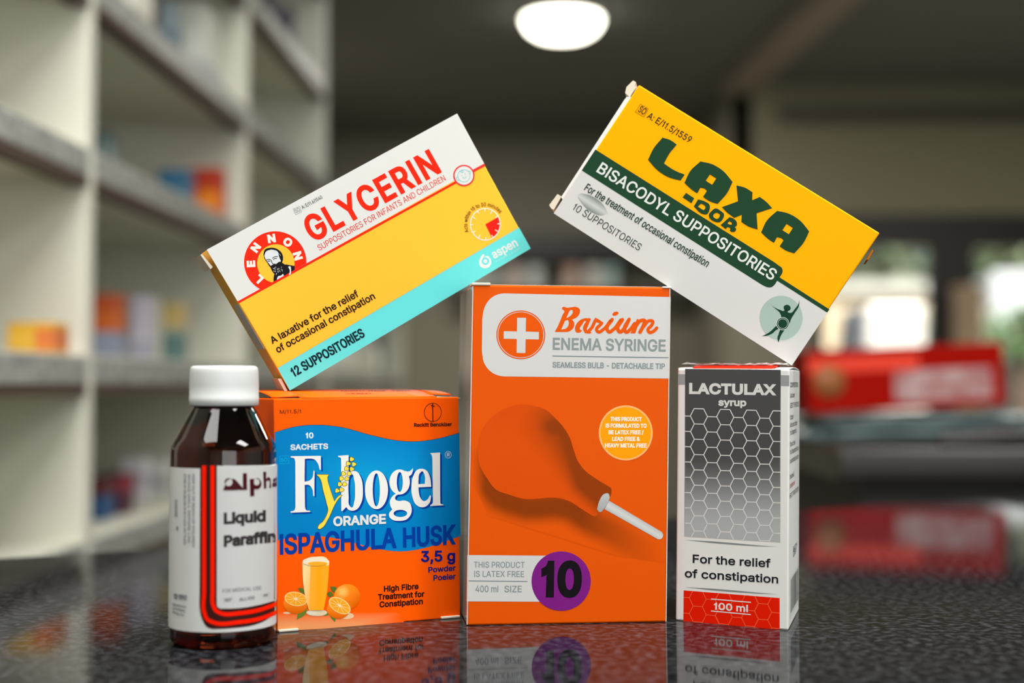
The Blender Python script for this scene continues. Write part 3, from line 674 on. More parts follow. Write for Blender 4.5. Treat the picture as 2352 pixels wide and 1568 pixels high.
for cx, cy, rx, ry, ro in ((320, 788, 106, 66, .18), (727, 850, 112, 66, .55)):
    A.fill('printed_picture', 'ffcf80', [ell(cx, cy, rx, ry, ro)], 6)
    A.fill('printed_picture', 'ffa51e', [ell(cx, cy, rx * .9, ry * .87, ro)], 7)
    for k in range(10):
        t = 2 * pi * k / 10 + .2
        x, y = rx * .86 * cos(t), ry * .82 * sin(t)
        A.stroke('printed_picture', 'ffd488', [(cx, cy), (cx + x * cos(ro) - y * sin(ro), cy + x * sin(ro) + y * cos(ro))], 5, 8 + k * .05)
    A.fill('printed_picture', 'ffe8b8', [ell(cx, cy, 16, 11, ro)], 9)
leaf('328,982 350,900* 425,868 410,930* 370,960*', '66802e'); leaf('545,935 580,900* 645,925 600,945*', '66802e'); leaf('640,950 690,965* 685,1003 655,975*', '66802e')
glass = '380,445 430,408* 500,397* 600,405* 630,440 625,560* 610,720* 578,890 440,890 410,780* 385,600*'
A.fill('printed_picture', 'ead8b4', [ell(515, 915, 96, 32)], 5)
A.shade('printed_picture', glass, lambda x, y: mix(C['ffdf9a'], C['ffa50a'], (x - 400) / 130 + (y - 600) / 600) if y > 480 else C['ffe2a0'], 9)
A.shade('printed_picture', '455,478 600,470 615,560* 598,720* 572,893 447,893 450,700*', lambda x, y: mix(C['ffa50a'], C['ffb03a'], abs(x - 540) / 120), 10)
A.fill('printed_picture', 'ffedd0', [ell(505, 440, 122, 38)], 10)
A.fill('printed_picture', 'ffae28', [ell(522, 460, 92, 19)], 11)
A.stroke('printed_picture', '9a7a48', [(385, 462), (440, 480), (520, 484), (600, 470)], 3, 12)
A.fill('printed_picture', 'f0e4cc', [ell(475, 920, 40, 18)], 6)
A.finish()
W_, H_, D_ = L[1].x, L[3].z, d.length
# lid: tucks in along the front, bulges upward behind
lb = MB()
ink_o = ink(O)
x0, x1, x2, x3 = L[3].x + .0006, L[3].x + .0135, L[2].x - .0118, L[2].x - .0006
def lidz(t):
    return H_ + .0004 + .0036 * sin(min(1, t * 1.5) * pi / 2)
ts = [0, .06, .15, .25, .35, .5, .7, .85, 1]
sheet(lb, [[(x1 + (x2 - x1) * i / 6, .0002 + D_ * t, lidz(t)) for t in ts] for i in range(7)], .0005, ink_o)
sheet(lb, [[(x0 + (x1 - x0) * i / 3, .004 + D_ * .92 * t, lidz(t * .9 + .1) - .0006 * (3 - i) / 3) for t in ts] for i in range(4)], .0005, ink_o)
sheet(lb, [[(x2 + (x3 - x2) * i / 3, .008 + D_ * .82 * t, lidz(t * .8 + .2) - .0005 * i / 3) for t in ts] for i in range(4)], .0005, ink_o)
lid = lb.build('lid', root)
def on_lid(u, v, e):
    t = v / D_
    return (u, v, lidz(t) + e + 3e-5)
PL = Print(on_lid, lid, (0, 1))
PL.text('lettering', '5a2208', 'A63G71  MANF  JUN25', (W_ * .40, D_ * .36), (W_ * .80, D_ * .36), .0035, .04)
PL.text('lettering', '5a2208', '1JUN27', (W_ * .40, D_ * .17), (W_ * .54, D_ * .17), .0035, .04)
PL.finish()
fb = MB()
sheet(fb, [[(W_ - .0125 + .0125 * i / 3, .0006 + .012 * j / 3, H_ + .0002 + .0006 * j / 3 - .0004 * i / 3) for j in range(4)] for i in range(4)], .0004, card)
fb.build('dust_flap', root)
for xa, xb in ((.0004, .0100), (W_ - .0108, W_ - .0008)):
    fb = MB(); fb.box(xa, xb, -.0014, .001, .0001, .0012, card); fb.build('dust_flap', root, .0003)

# ------------------------------------------------------------------ the tall orange syringe box
EN_PX = [(1085, 654), (1540, 660), (1530.5, 1428), (1072, 1436)]
ORG = 'dc5300'
gloss_side = mat('silver_reflection_card', 'a8a49c', 0.16, 0.6, metal=0.35)  # silvery reflection on the glossy side is put into this grey base colour
root, A, L, d, fr = carton('medicine_box', 'tall orange box with white top panel and a purple circle near its base',
    (-.0191, .6859, .1635), (.0776, .6958, .1629), (.0751, .6956, 0), (-.0217, .6856, 0), (-.0085, .0746, 0), EN_PX,
    (ORG, ORG, gloss_side, ORG, 'c06830', 'd8cfc0'), .0008)
PAP, GRY = 'dcdcda', '8f9b9a'
A.view(1040, 630, 4.523)
A.fill('printed_panel', PAP, '540,197 2265,235 2253,1082 560,1060 520,1059* 400,1015* 325,920* 301,800 306,455 330,340* 405,240* 500,200*', 1)
A.fill('emblem', ORG, [ell(706, 628, 254), ell(706, 628, 242)], 2)
A.fill('emblem', ORG, [ell(706, 628, 235)], 2)
A.fill('emblem', PAP, [[(668, 449), (760, 451), (757, 594), (894, 598), (893, 676), (756, 673), (754, 817), (662, 815), (664, 671), (527, 668), (528, 590), (666, 592)]], 3)
SC = 'brand_lettering'
A.fill(SC, ORG, ['1132,352 1145,338* 1190,346* 1225,342* 1280,337* 1318,360* 1318,405* 1285,448* 1240,468 1260,500* 1255,550* 1210,592* 1140,598* 1058,598 1095,530* 1140,420* 1158,378* 1140,364*',
                 '1212,378 1240,370* 1246,395* 1215,435* 1178,455', '1166,482 1195,476* 1205,505* 1180,558* 1126,573'], 2)
def script(pts, w, taper=None, lay=2.5):
    A.stroke(SC, ORG, path(pts, False), w, lay, False, taper)
    q = path(pts, False)
    if not taper:
        for p in (q[0], q[-1]):
            A.fill(SC, ORG, [ell(p[0], p[1], w / 2 * .98, n=16)], lay + .1)
A.fill(SC, ORG, ['1437,462 1372,455* 1312,482* 1270,560* 1280,600* 1320,604* 1370,570* 1385,600 1370,604* 1440,604*  1395,580* 1412,520*', '1378,484* 1345,520* 1322,570* 1335,582* 1365,550* 1390,495*'], 2.2)
thin = lambda t: .45 + .55 * math.sin(pi * min(1, max(0, t)))
script('1416,470 1372,575* 1390,596* 1430,570* 1480,480*', 34, None, 2.4)
A.fill(SC, ORG, '1478,448 1500,458* 1566,500 1556,528 1530,512* 1500,500 1470,480', 2.6)
script('1540,515 1495,580* 1512,598* 1560,575* 1640,480*', 34, None, 2.7)
script('1656,468 1604,575* 1622,598* 1665,575* 1745,475*', 36, None, 2.8)
script('1762,470 1716,575* 1734,598* 1775,570* 1830,470*', 38, None, 2.9)
script('1832,466 1785,575* 1800,600* 1840,575* 1890,510*', 36, None, 3.0)
A.fill(SC, ORG, '1915,460 1945,475 1895,613 1846,612', 3.1)
script('1900,540 1955,480* 1995,482* 1985,520* 1945,600', 38, None, 3.2)
script('1985,540 2040,482* 2078,488* 2068,525* 2028,580* 2045,602* 2085,590* 2120,556*', 34, None, 3.3)
A.fill(SC, ORG, [ell(1690, 408, 34, 20, -.35)], 2)
A.text('lettering', GRY, 'ENEMA SYRINGE', (1037, 782), (2212, 802), 125, .035)
A.stroke('lettering', '6f7f86', [(1033, 848), (2248, 866)], 9, 2)
A.text('lettering', GRY, 'SEAMLESS BULB - DETACHABLE TIP', (1035, 968), (2205, 985), 60, .045)
A.view(1040, 890, 4.2385)
# printed picture: rubber bulb with a white tip, and its printed drop shadow
bulb = path('243,600 258,480* 330,340* 450,235* 560,185* 680,162* 800,180* 900,213* 990,290* 1080,390* 1140,490* 1175,600* 1215,710* 1290,810* 1400,890* 1540,975 1545,1010* 1528,1070* 1480,1170* 1385,1257 1345,1240 1250,1180* 1150,1115* 1050,1080* 950,1072* 830,1082* 700,1085* 540,1040* 430,1000* 330,880* 260,750*')
c0, c1, c2, c3 = rgb('dc5300'), rgb('883600'), rgb('d44c00'), rgb('c04000')
edge = [(245, 640), (262, 760), (330, 880), (430, 990), (540, 1040), (700, 1085), (830, 1082), (950, 1072), (1050, 1080), (1150, 1115), (1250, 1180), (1385, 1257), (1480, 1290), (1700, 1420), (1900, 1530)]
def seg_d(x, y, P, off):
    b = 1e9
    for (xa, ya), (xb, yb) in zip(P, P[1:]):
        xa, ya, xb, yb = xa + off[0], ya + off[1], xb + off[0], yb + off[1]
        t = max(0, min(1, ((x - xa) * (xb - xa) + (y - ya) * (yb - ya)) / ((xb - xa)**2 + (yb - ya)**2)))
        b = min(b, hypot(x - xa - t * (xb - xa), y - ya - t * (yb - ya)))
    return b
def shadow(x, y):
    dd = seg_d(x, y, edge, (20, 85))
    f = 1 - max(0, min(1, (dd - 40) / 165))
    f = f * f * (3 - 2 * f)
    f *= max(0, min(1, (2050 - x) / 800)) * max(0, min(1, (x - 190) / 120))
    return mix(c0, c1, f)
A.shade('printed_picture', [(190, 620), (240, 560), (700, 700), (1500, 1200), (2060, 1480), (2060, 1700), (1600, 1640), (900, 1420), (350, 1250), (200, 950)], shadow, 1, 4)
def bulbcol(x, y):
    # darker towards the upper right of the bulb, following its axis
    ax, ay = (x - 560) * .75 + (y - 620) * .66, (x - 560) * .66 - (y - 620) * .75
    rr = 430 if ax < 250 else max(170, 430 - (ax - 250) * .55)
    t = ay / rr
    k = max(0, min(1, (t - .30) / .75)) ** 1.3 * max(0, min(1, (ax + 150) / 330))
    dent = max(0, 1 - hypot((x - 960) / 150, (y - 380) / 95)) * .35
    return mix(mix(c2, c3, .35 * max(0, min(1, (480 - y) / 350))), c1, min(.95, k * .95 + dent))
A.shade('printed_picture', bulb, bulbcol, 3, 3.5)
g0, g1, g2 = rgb('e2e2e0'), rgb('a9adad'), rgb('c6c9c8')
A.shade('printed_picture', '1520,1100 2035,1405 2046,1428* 2030,1470* 2000,1477 1478,1183', lambda x, y: mix(g0, g1, abs(((y - 1140) - (x - 1500) * .592)) / 90), 4)
A.shade('printed_picture', '1404,1185 1425,1105* 1480,1032* 1512,1030* 1526,1060* 1510,1115* 1475,1175* 1428,1211*', lambda x, y: mix(g2, g1, (y - 1060) / 150), 5)
A.fill('round_badge', 'ffb878', [ell(1684, 441, 263, 268), ell(1684, 441, 257, 262)], 2)
A.fill('round_badge', 'ff9a00', [ell(1684, 441, 257, 262)], 2)
A.stroke('round_badge', 'ffc890', ell(1684, 441, 250, 255), 5, 3, True)
for t, p, q in (('THIS PRODUCT', (1535, 326), (1840, 328)), ('IS FORMULATED TO', (1486, 390), (1887, 392)), ('BE LATEX FREE /', (1515, 455), (1857, 456)), ('LEAD FREE &', (1550, 520), (1820, 520)), ('HEAVY METAL FREE', (1480, 583), (1887, 585))):
    A.text('round_badge', 'fff2dc', t, p, q, 41, .06, 4)
A.view(1040, 1220, 4.506)
A.fill('printed_panel', PAP, [[(150, 245), (1000, 252), (1000, 728), (144, 724)]], 1.5)
A.fill('size_sticker', '781c7d', [ell(1121, 514, 307)], 3)
A.text('size_sticker', '120c12', '10', (912, 683), (1333, 685), 380, .062, 4)
A.text('lettering', GRY, 'THIS PRODUCT', (217, 375), (743, 378), 62, .02)
A.text('lettering', GRY, 'IS LATEX FREE', (220, 470), (738, 473), 62, .02)
A.stroke('lettering', '6f7f86', [(150, 512), (773, 517)], 7, 3)
A.text('lettering', GRY, '400 ml', (233, 628), (470, 630), 68, .025)
A.text('lettering', GRY, 'SIZE', (533, 630), (713, 630), 68, .025)
A.view(0, 0, 1)
A.stroke('printed_panel', 'e2dcd4', [(1539.0, 662), (1529.6, 1427)], 2.2, 4)
A.stroke('printed_panel', 'e0cfc4', [(1086, 657), (1073, 1434)], 2.4, 4)
A.finish({'size_sticker': 'purple circle with a black number'})
W_, H_, D_ = L[1].x, L[2].z, d.length
tb = MB()
sheet(tb, [[(L[3].x + .002 + (L[2].x - L[3].x - .003) * i / 12, .0006 + D_ * .9 * j / 5, L[3].z + (L[2].z - L[3].z) * i / 12 + .0003 + (.0015 * sin(j / 5 * pi) * (.6 + .4 * sin(i * .55)))) for j in range(6)] for i in range(13)], .0005, mat('glossy_brown_card', '9a6a48', .25, .5))
tb.build('lid', root)
fb = MB(); fb.box(L[3].x - .0004, L[3].x + .0088, -.0004, .012, L[3].z - .0003, L[3].z + .0011, card); fb.build('dust_flap', root, .0004)
fb = MB(); fb.box(L[2].x - .004, L[2].x + .0004, -.0004, .012, L[2].z - .0004, L[2].z + .0005, white_card); fb.build('dust_flap', root, .0003)

# ------------------------------------------------------------------ the yellow box leaning left (glycerin)
GL_PX = [(475.4, 574.3), (1049.2, 261), (1218, 570.3), (665.6, 895.9)]
CY, GY, RED = '62d6d6', 'ffb834', 'ff2408'
root, A, L, d, fr = carton('medicine_box', 'yellow, white and cyan box leaning between the orange drink box and the tall orange box',
    (-.1453, .6758, .1794), (-.0279, .7149, .2521), (.0094, .729, .1852), (-.1077, .690, .1126), (-.0082, .0238, 0), GL_PX,
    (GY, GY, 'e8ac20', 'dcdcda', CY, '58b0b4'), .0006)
A.view(0, 0, 1)
A.fill('printed_panel', 'e6e8e4', [[(475, 573.5), (1050, 260.5), (1112.5, 376), (546.5, 693)]], 1)
A.fill('printed_panel', CY, [[(637.5, 844.8), (1192.2, 522), (1219, 570.5), (665.6, 896.5)]], 1)
A.stroke('printed_panel', 'b8b890', [(637.5, 844.8), (1192.2, 522)], 1.2, 2)
A.view(640, 250, 3.825)
A.stroke('printed_panel', RED, [((546.4 - 640) * 3.825, (694.5 - 250) * 3.825), (1570, 637)], 20, 2)
A.stroke('printed_panel', 'd8322c', [(1695, 553), (1812, 490)], 24, 2)
A.text('brand_lettering', RED, 'GLYCERIN', (306, 1178), (1435, 556), 236, .045, 3, 0, .10)
A.text('lettering', 'd8402e', 'SUPPOSITORIES FOR INFANTS AND CHILDREN', (360, 1246), (1472, 626), 53, .005)
A.stroke('lettering', '7c8484', [(127, 880), (183, 857), (200, 905), (150, 930)], 3.5, 3, True)
A.text('lettering', '7c8484', 'SO', (152, 916), (192, 896), 36, .0)
A.text('lettering', '5c6464', 'A: E/11.6/1540', (210, 882), (388, 786), 32, .02)
A.fill('baby_badge', 'd8322c', [ell(1627, 585, 94)], 4)
A.fill('baby_badge', 'e6e8e4', [ell(1627, 585, 81)], 5)
CB = '6cc0c8'
A.stroke('baby_badge', CB, ell(1627, 588, 54), 5, 6, True)
A.stroke('baby_badge', CB, '1577,590 1563,605* 1572,626* 1588,625', 5, 6.3); A.stroke('baby_badge', CB, '1664,548 1680,548* 1685,568* 1678,577', 5, 6.3)
A.stroke('baby_badge', CB, '1595,545 1608,560* 1621,553* 1612,543* 1606,551*', 5, 6.4)
for p in ((1608, 586), (1637, 572)):
    A.fill('baby_badge', CB, [ell(p[0], p[1], 4.5)], 6)
A.stroke('baby_badge', CB, '1617,598 1628,609* 1642,604* 1646,590', 5, 6.5)
WH = 'f6f2e4'
A.stroke('clock_face', WH, ell(1815, 1013, 131, 139), 8, 3, True)
for k in range(12):
    t = radians(30 * k - 90 + 28)
    r0 = .80 if k % 3 else .74
    A.stroke('clock_face', WH, [(1815 + 131 * r0 * cos(t), 1013 + 139 * r0 * sin(t)), (1815 + 131 * cos(t), 1013 + 139 * sin(t))], 7, 4.2)
A.fill('clock_face', 'dc1e14', [[(1815, 1013)] + [(1815 + 126 * cos(radians(t)), 1013 + 134 * sin(radians(t))) for t in range(-28, 63, 5)]], 4)
A.arc_text('lettering', '2a2410', 'Acts within 15 to 30 minutes', (1815, 1013), 158, 160, 320, 33, .02, 3, .82)
A.fill('maker_mark', 'e8f2f0', ['1782,1290 1800,1275* 1808,1290 1795,1305* 1830,1290* 1866,1335* 1850,1385* 1812,1400* 1770,1380* 1762,1335*', ell(1815, 1337, 33, 34)], 3)
A.fill('maker_mark', 'e8f2f0', [ell(1815, 1337, 17)], 3)
A.text('maker_mark', 'e8f2f0', 'aspen', (1893, 1318), (2108, 1200), 78, .03)
A.text('maker_mark', 'c4e6e6', 'PHARMACARE', (1912, 1348), (2125, 1228), 15, .0, 3, 0, .5)
A.view(450, 480, 3.734)
# emblem: bearded man in a red arch
ring = [p for p in ell(680, 455, 267, 264, n=72)]
nrm = (.487, .873)
def above(p):
    return (p[0] - 540) * nrm[0] + (p[1] - 692) * nrm[1] < 0
def clip_line(P):
    out = []
    n = len(P)
    f = lambda p: (p[0] - 540) * nrm[0] + (p[1] - 692) * nrm[1]
    for i in range(n):
        a, b = P[i - 1], P[i]
        fa, fb = f(a), f(b)
        if (fa < 0) != (fb < 0):
            t = fa / (fa - fb)
            out.append((a[0] + t * (b[0] - a[0]), a[1] + t * (b[1] - a[1])))
        if fb < 0:
            out.append(b)
    return out
A.fill('emblem', RED, [clip_line(ring)], 3)
A.fill('emblem', GY, [clip_line(ell(685, 467, 160, 165, n=64))], 4)
for ch, x, y in zip('LENNON', (540, 473, 513, 648, 787, 872), (598, 470, 332, 254, 285, 402)):
    a = atan2(y - 458, x - 682)
    A.arc_text('emblem', 'f4eee4', ch + '', (682, 458), hypot(x - 682, y - 458) - 36, math.degrees(a), math.degrees(a), 74, .09, 5, 1.15)
K = '18161a'
A.fill('emblem', K, [clip_line(path('664,648 672,560* 720,500* 770,475* 800,480* 846,488 846,560 670,650'))], 5)
A.fill('emblem', 'e4eaec', [clip_line(path('690,632 702,580* 745,555* 752,602'))], 6)
A.fill('emblem', 'e4eaec', '790,495 806,490* 815,520* 812,560 795,565 805,530*', 6)
A.fill('emblem', K, '578,392 590,350* 640,332* 695,342* 738,382* 747,430* 738,460* 700,500* 640,500* 612,462* 590,430*', 5)
A.fill('emblem', 'e4eaec', '586,402 600,366* 650,350* 700,365* 712,405* 722,432* 728,445* 700,462* 680,475* 650,492* 628,470* 600,435*', 6)
for pts in ('602,438 625,432* 645,440', '655,424 680,408* 702,408', '612,450 625,446* 638,450', '664,436 678,424* 694,424', '648,440 652,462* 668,474 680,468'):
    A.stroke('emblem', K, path(pts, False), 6, 7)
A.fill('emblem', K, '636,492 655,478* 690,470* 715,452* 742,462* 766,482* 758,535* 722,572* 688,568* 655,535*', 7)
for i in range(26):
    t = random.uniform(0, 2 * pi); r = random.uniform(.2, .9)
    x, y = 702 + 52 * r * cos(t), 520 + 42 * r * sin(t)
    A.stroke('emblem', 'dfe5e8', [(x, y), (x + random.uniform(-8, 8), y + random.uniform(5, 13))], 3.2, 8 + i * .02)
for i in range(6):
    A.stroke('emblem', 'dfe5e8', [(640 + i * 15, 345 + i * i * 1.6), (652 + i * 15, 352 + i * i * 2.0)], 2.5, 8)
BK = '241c08'
A.text('lettering', BK, 'A laxative for the relief', (656, 1158), (1402, 745), 63, .035)
A.text('lettering', BK, 'of occasional constipation', (703, 1236), (1542, 766), 63, .035)
A.text('lettering', '0e2c34', '12 SUPPOSITORIES', (842, 1442), (1455, 1090), 84, .045)
A.finish({'maker_mark': 'white maker logo on the cyan stripe', 'emblem': 'bearded man in a red arch'})
W_, H_, D_ = L[1].x, L[3].z, abs(d.y)
A.view(450, 480, 3.734)
flap(root, fr, 'dust_flap', [A.px(p) for p in ((42, 392), (55, 385), (148, 496), (128, 515))], .001, D_ - .001, card, 'bent open corner flap')
flap(root, fr, 'dust_flap', [A.px(p) for p in ((706, 1455), (735, 1452), (795, 1568), (770, 1572))], .001, D_ * .8, card)
b = MB(); z0, z1 = H_ * .30, H_ * .62
b.box(-.0006, .0004, .0010, D_ * .8, z0, z1, mat('grey_paper', 'b4b4ac', .6)); b.build('batch_label', root)

# ------------------------------------------------------------------ the yellow and white box leaning right (bisacodyl)
LX_PX = [(1467.3, 194.6), (2020.7, 534.9), (1817.4, 837.6), (1272.5, 489.2)]
LY, GN, PW = 'ffa400', '1e402a', 'd6d6d4'
root, A, L, d, fr = carton('medicine_box', 'yellow and white box with a dark green band, resting on the grey syrup box',
    (.0635, .7076, .2652), (.1779, .6861, .1886), (.1355, .690, .125), (.0211, .7115, .2013), (.0035, .0245, .0011), LX_PX,
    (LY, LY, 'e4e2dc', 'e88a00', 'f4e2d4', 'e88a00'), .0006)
za = lambda x, y: (1250 + x / 3.336, 170 + y / 3.336)
zb = lambda x, y: (1450 + x / 3.408, 240 + y / 3.408)
zc = lambda x, y: (1530 + x / 4.523, 580 + y / 4.523)
A.view(0, 0, 1)
A.fill('printed_panel', PW, [[za(330, 672), zc(1680, 600), zc(1669, 632), (1818.5, 839.5), (1271.5, 489.5)]], 1)
tab = [zc(x, y) for x, y in path('1120,97 1165,130* 1205,165* 1209,200* 1195,230* 1178,256')]
tab2 = [zc(x, y) for x, y in path('1153,292 1128,330* 1095,358* 1055,360* 1000,338')]
A.fill('printed_panel', GN, [[za(392, 577)] + tab[:-1] + [zc(1178, 256), zc(1697, 590), zc(1672, 623)] + tab2 + [za(287, 738)]], 2)
A.view(1250, 170, 3.336)
A.text('lettering', 'e2e6e2', 'BISACODYL SUPPOSITORIES', (396, 747), ((1772.5 - 1250) * 3.336, (644.6 - 170) * 3.336), 90, .025, 4)
A.text('lettering', '143226', 'For the treatment of occasional constipation', (302, 886), (1242, 1480), 60, .015, 6)
A.text('lettering', '143226', '10 SUPPOSITORIES', (213, 1034), (722, 1353), 56, -.005, 6)
s0, s1 = rgb('d2d6d4'), rgb('848e8a')
A.shade('printed_picture', '260,922 278,915* 310,917* 400,955* 460,1012* 487,1065 430,1082* 370,1062* 275,972* 258,945*', lambda x, y: mix(s0, s1, abs(((y - 930) - (x - 265) * .636) * .84 - 2) / 52 + .12), 3, 2.5)
A.stroke('lettering', '2a3418', [(737, 231), (797, 266), (762, 328), (697, 290)], 4, 3, True)
A.text('lettering', '2a3418', 'SO', (714, 285), (762, 314), 54, .02)
A.text('lettering', '2a3418', 'A: E/11.5/1559', (782, 333), (1110, 528), 52, .02)
A.view(1450, 240, 3.408)
A1 = ['540,444 630,465* 720,520* 792,605 750,690* 675,777 610,755* 560,722 590,676 578,662* 540,650 515,695 465,660* 415,612 460,520*', '615,546 664,578 632,627 582,595']
X1 = '822,632 890,650* 948,685 946,748 1005,722 1055,760* 1102,810 980,850 988,978 920,955* 860,918 864,862 805,886 750,845* 708,802 834,756'
L1 = '243,258 300,275* 356,312 300,380* 255,460 330,510* 418,548 385,594 300,572* 200,510* 130,432 175,340*'
A.fill('brand_lettering', GN, [L1], 3)
A.fill('brand_lettering', GN, A1, 3)
A.fill('brand_lettering', GN, [X1], 3)
A.fill('brand_lettering', GN, [[(x + 600, y + 387) for x, y in path(c)] for c in A1], 3)
A.fill('brand_lettering', GN, '428,690 492,733 470,772 400,725', 3)
A.fill('brand_lettering', GN, ['522,741 575,757* 612,785* 612,820* 590,858* 560,857* 488,797', '545,775 575,792* 580,806* 565,826 520,798'], 3)
A.fill('brand_lettering', GN, ['655,812* 700,832* 725,858* 718,890* 690,920* 650,915* 612,888* 605,868* 630,830*', '672,846 692,862* 690,876* 672,893* 650,886* 640,872* 655,850*'], 3)
A.fill('brand_lettering', GN, ['768,880 800,892* 826,925* 822,950* 808,958 820,972* 812,992* 785,998 768,985 776,975 768,962 752,958 738,975 698,942', '766,912 785,925* 784,938* 760,935 752,930'], 3)
A.view(1530, 580, 4.523)
A.fill('emblem', 'cdd6d2', [ell(1205, 690, 226, 232)], 2)
A.fill('emblem', 'a3b9b0', [ell(1193, 678, 224, 231)], 3)
DG = '153a28'
A.fill('emblem', DG, [ell(1256, 574, 37, 32, .3)], 4)
A.fill('emblem', DG, '1066,514 1120,565* 1180,594* 1222,604* 1236,585 1272,598 1262,614* 1290,626* 1340,580* 1372,535* 1384,488 1378,555* 1335,628* 1298,690* 1278,745* 1232,800* 1192,862* 1166,934 1155,895* 1172,830* 1178,795* 1150,800* 1105,838* 1050,862* 994,868 1060,835* 1130,772* 1178,715* 1194,662* 1180,626* 1125,575*', 4)
A.fill('emblem', DG, [ell(1210, 738, 62)], 5)
A.stroke('emblem', 'c6d4cc', ell(1210, 738, 65), 6, 6, True)
A.stroke('emblem', 'c6d4cc', ell(1210, 738, 50), 4, 6, True)
A.finish({'emblem': 'green figure with raised arms in a pale circle'})
W_, H_, D_ = L[1].x, L[3].z, d.length
flap(root, fr, 'dust_flap', [za(x, y) for x, y in ((618, 140), (628, 95), (678, 45), (700, 55), (690, 85), (702, 92), (655, 172), (640, 160))], .001, D_ - .001, card, 'curled torn corner flap')
flap(root, fr, 'dust_flap', [za(x, y) for x, y in ((36, 1000), (100, 915), (130, 935), (70, 1035), (50, 1025))], .001, D_ - .001, card, 'bent open corner flap')
flap(root, fr, 'end_flap', [za(x, y) for x, y in ((128, 940), (612, 195), (630, 172), (664, 172), (600, 275), (140, 960))], .0006, D_ - .001, white_card, 'white tuck flap bulging open')
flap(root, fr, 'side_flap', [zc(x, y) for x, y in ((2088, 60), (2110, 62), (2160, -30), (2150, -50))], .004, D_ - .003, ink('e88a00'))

# ------------------------------------------------------------------ the grey and white syrup box
LC_PX = [(1557, 846), (1813.6, 847.5), (1811, 1447.6), (1552, 1424)]
LW = 'f6f8f4'
root, A, L, d, fr = carton('medicine_box', 'slim grey and white syrup box with honeycomb pattern and red base',
    (.0816, .6998, .1233), (.1309, .671, .1227), (.1298, .6717, 0), (.0802, .7006, 0), (.0169, .060, 0), LC_PX,
    (LW, LW, LW, 'f0f2f0', 'd4cfc8', 'd8cfc0'), .0008)
p0, p1 = rgb('525354'), rgb('bcc1c1')
A.view(1530, 820, 4.3545)
k = 4.3545 / 3.842
lb_, rb_ = (160 * k, (275 + (1160 - 820) * 3.842) * k), (1008 * k, (328 + (1160 - 820) * 3.842) * k)
def grad(x, y):
    t = max(0, min(1, (y - 950) / 800))
    return mix(p0, p1, t * t * (3 - 2 * t))
A.shade('printed_panel', [(190, 116), (1147, 126), rb_, lb_], grad, 1, 6)
HX = 'eef0ec'
def hexes(c0, col, wd, px_, py_, sk, h, cols, rows, lay, xr, yr):
    done = set()
    for i in range(*cols):
        for j in range(*rows):
            cx = c0[0] + px_ * i; cy = c0[1] + py_ * j + (py_ / 2 if i % 2 else 0) + sk * (cx - c0[0])
            V = [(-h * 1.12, 0), (-h * .62, -py_ / 2), (h * .62, -py_ / 2), (h * 1.12, 0), (h * .62, py_ / 2), (-h * .62, py_ / 2)]
            V = [(cx + a, cy + b + sk * a) for a, b in V]
            for a, b in zip(V, V[1:] + V[:1]):
                m = (round((a[0] + b[0]) / 24), round((a[1] + b[1]) / 24))
                if m in done:
                    continue
                done.add(m)
                lo, hi = 0.0, 1.0
                for axis, (r0, r1) in ((0, xr), (1, None if callable(yr) else yr)) if not callable(yr) else ((0, xr),):
                    dlt = b[axis] - a[axis]
                    if abs(dlt) < 1e-6:
                        if not r0 <= a[axis] <= r1: hi = -1
                        continue
                    t0, t1 = sorted(((r0 - a[axis]) / dlt, (r1 - a[axis]) / dlt))
                    lo, hi = max(lo, t0), min(hi, t1)
                if callable(yr) and hi > lo:
                    for e0, e1 in yr(None):
                        fa = (a[1] - e0(a[0])) * e1; fb = (b[1] - e0(b[0])) * e1
                        if fa < 0 and fb < 0: hi = -1
                        elif fa < 0: lo = max(lo, fa / (fa - fb))
                        elif fb < 0: hi = min(hi, fa / (fa - fb))
                if hi - lo > .02:
                    A.stroke('printed_panel', col, [(a[0] + (b[0] - a[0]) * lo, a[1] + (b[1] - a[1]) * lo), (a[0] + (b[0] - a[0]) * hi, a[1] + (b[1] - a[1]) * hi)], wd, lay)
bot = lambda x: lb_[1] + (rb_[1] - lb_[1]) * (x - lb_[0]) / (rb_[0] - lb_[0])
hexes((328, 592), HX, 8.5, 131.5, 153, .028, 77, (-1, 8), (0, 9), 2, (188, 1145), lambda _: [(lambda x: bot(x), -1)])
A.text('brand_lettering', 'e8eae6', 'LACTULAX', (230, 369), (1095, 383), 112, .075)
A.text('brand_lettering', 'e8eae6', 'syrup', (523, 487), (803, 492), 74, .065)
A.fill('printed_panel', 'a4a8a8', [[(120, 170), (190, 171), (190, 275), (118, 273)]], 1)
A.fill('printed_panel', 'a4a8a8', [[(1148, 180), (1232, 182), (1232, 290), (1148, 288)]], 1)
A.view(1530, 1160, 3.842)
for ya, yb in ((305, 365), (722, 786)):
    A.fill('printed_panel', '8f9494', [[(165, ya), (400, ya + 12), (620, ya + 30), (800, ya + 47), (985, yb), (800, ya + 56), (620, ya + 45), (400, ya + 27)]], 1)
A.text('lettering', '23262c', 'For the relief', (235, 507), (922, 549), 74, .035)
A.text('lettering', '23262c', 'of constipation', (165, 635), (990, 690), 74, .035)
A.fill('printed_panel', 'e41e04', [[(155, 750), (1003, 818), (1003, 1097), (152, 1024)]], 1)
ytop = lambda x: 750 + 68 * (x - 155) / 848
ybot = lambda x: 1024 + 73 * (x - 152) / 851
hexes((278, 822), 'ff6a44', 5, 115.5, 138, .082, 68, (-1, 8), (-1, 4), 2, (154, 1002), lambda _: [(ytop, 1), (ybot, -1)])
A.stroke('lettering', 'f6ece6', [(397, 826), (748, 856)], 9, 3)
A.stroke('lettering', 'f6ece6', [(397, 932), (748, 964)], 9, 3)
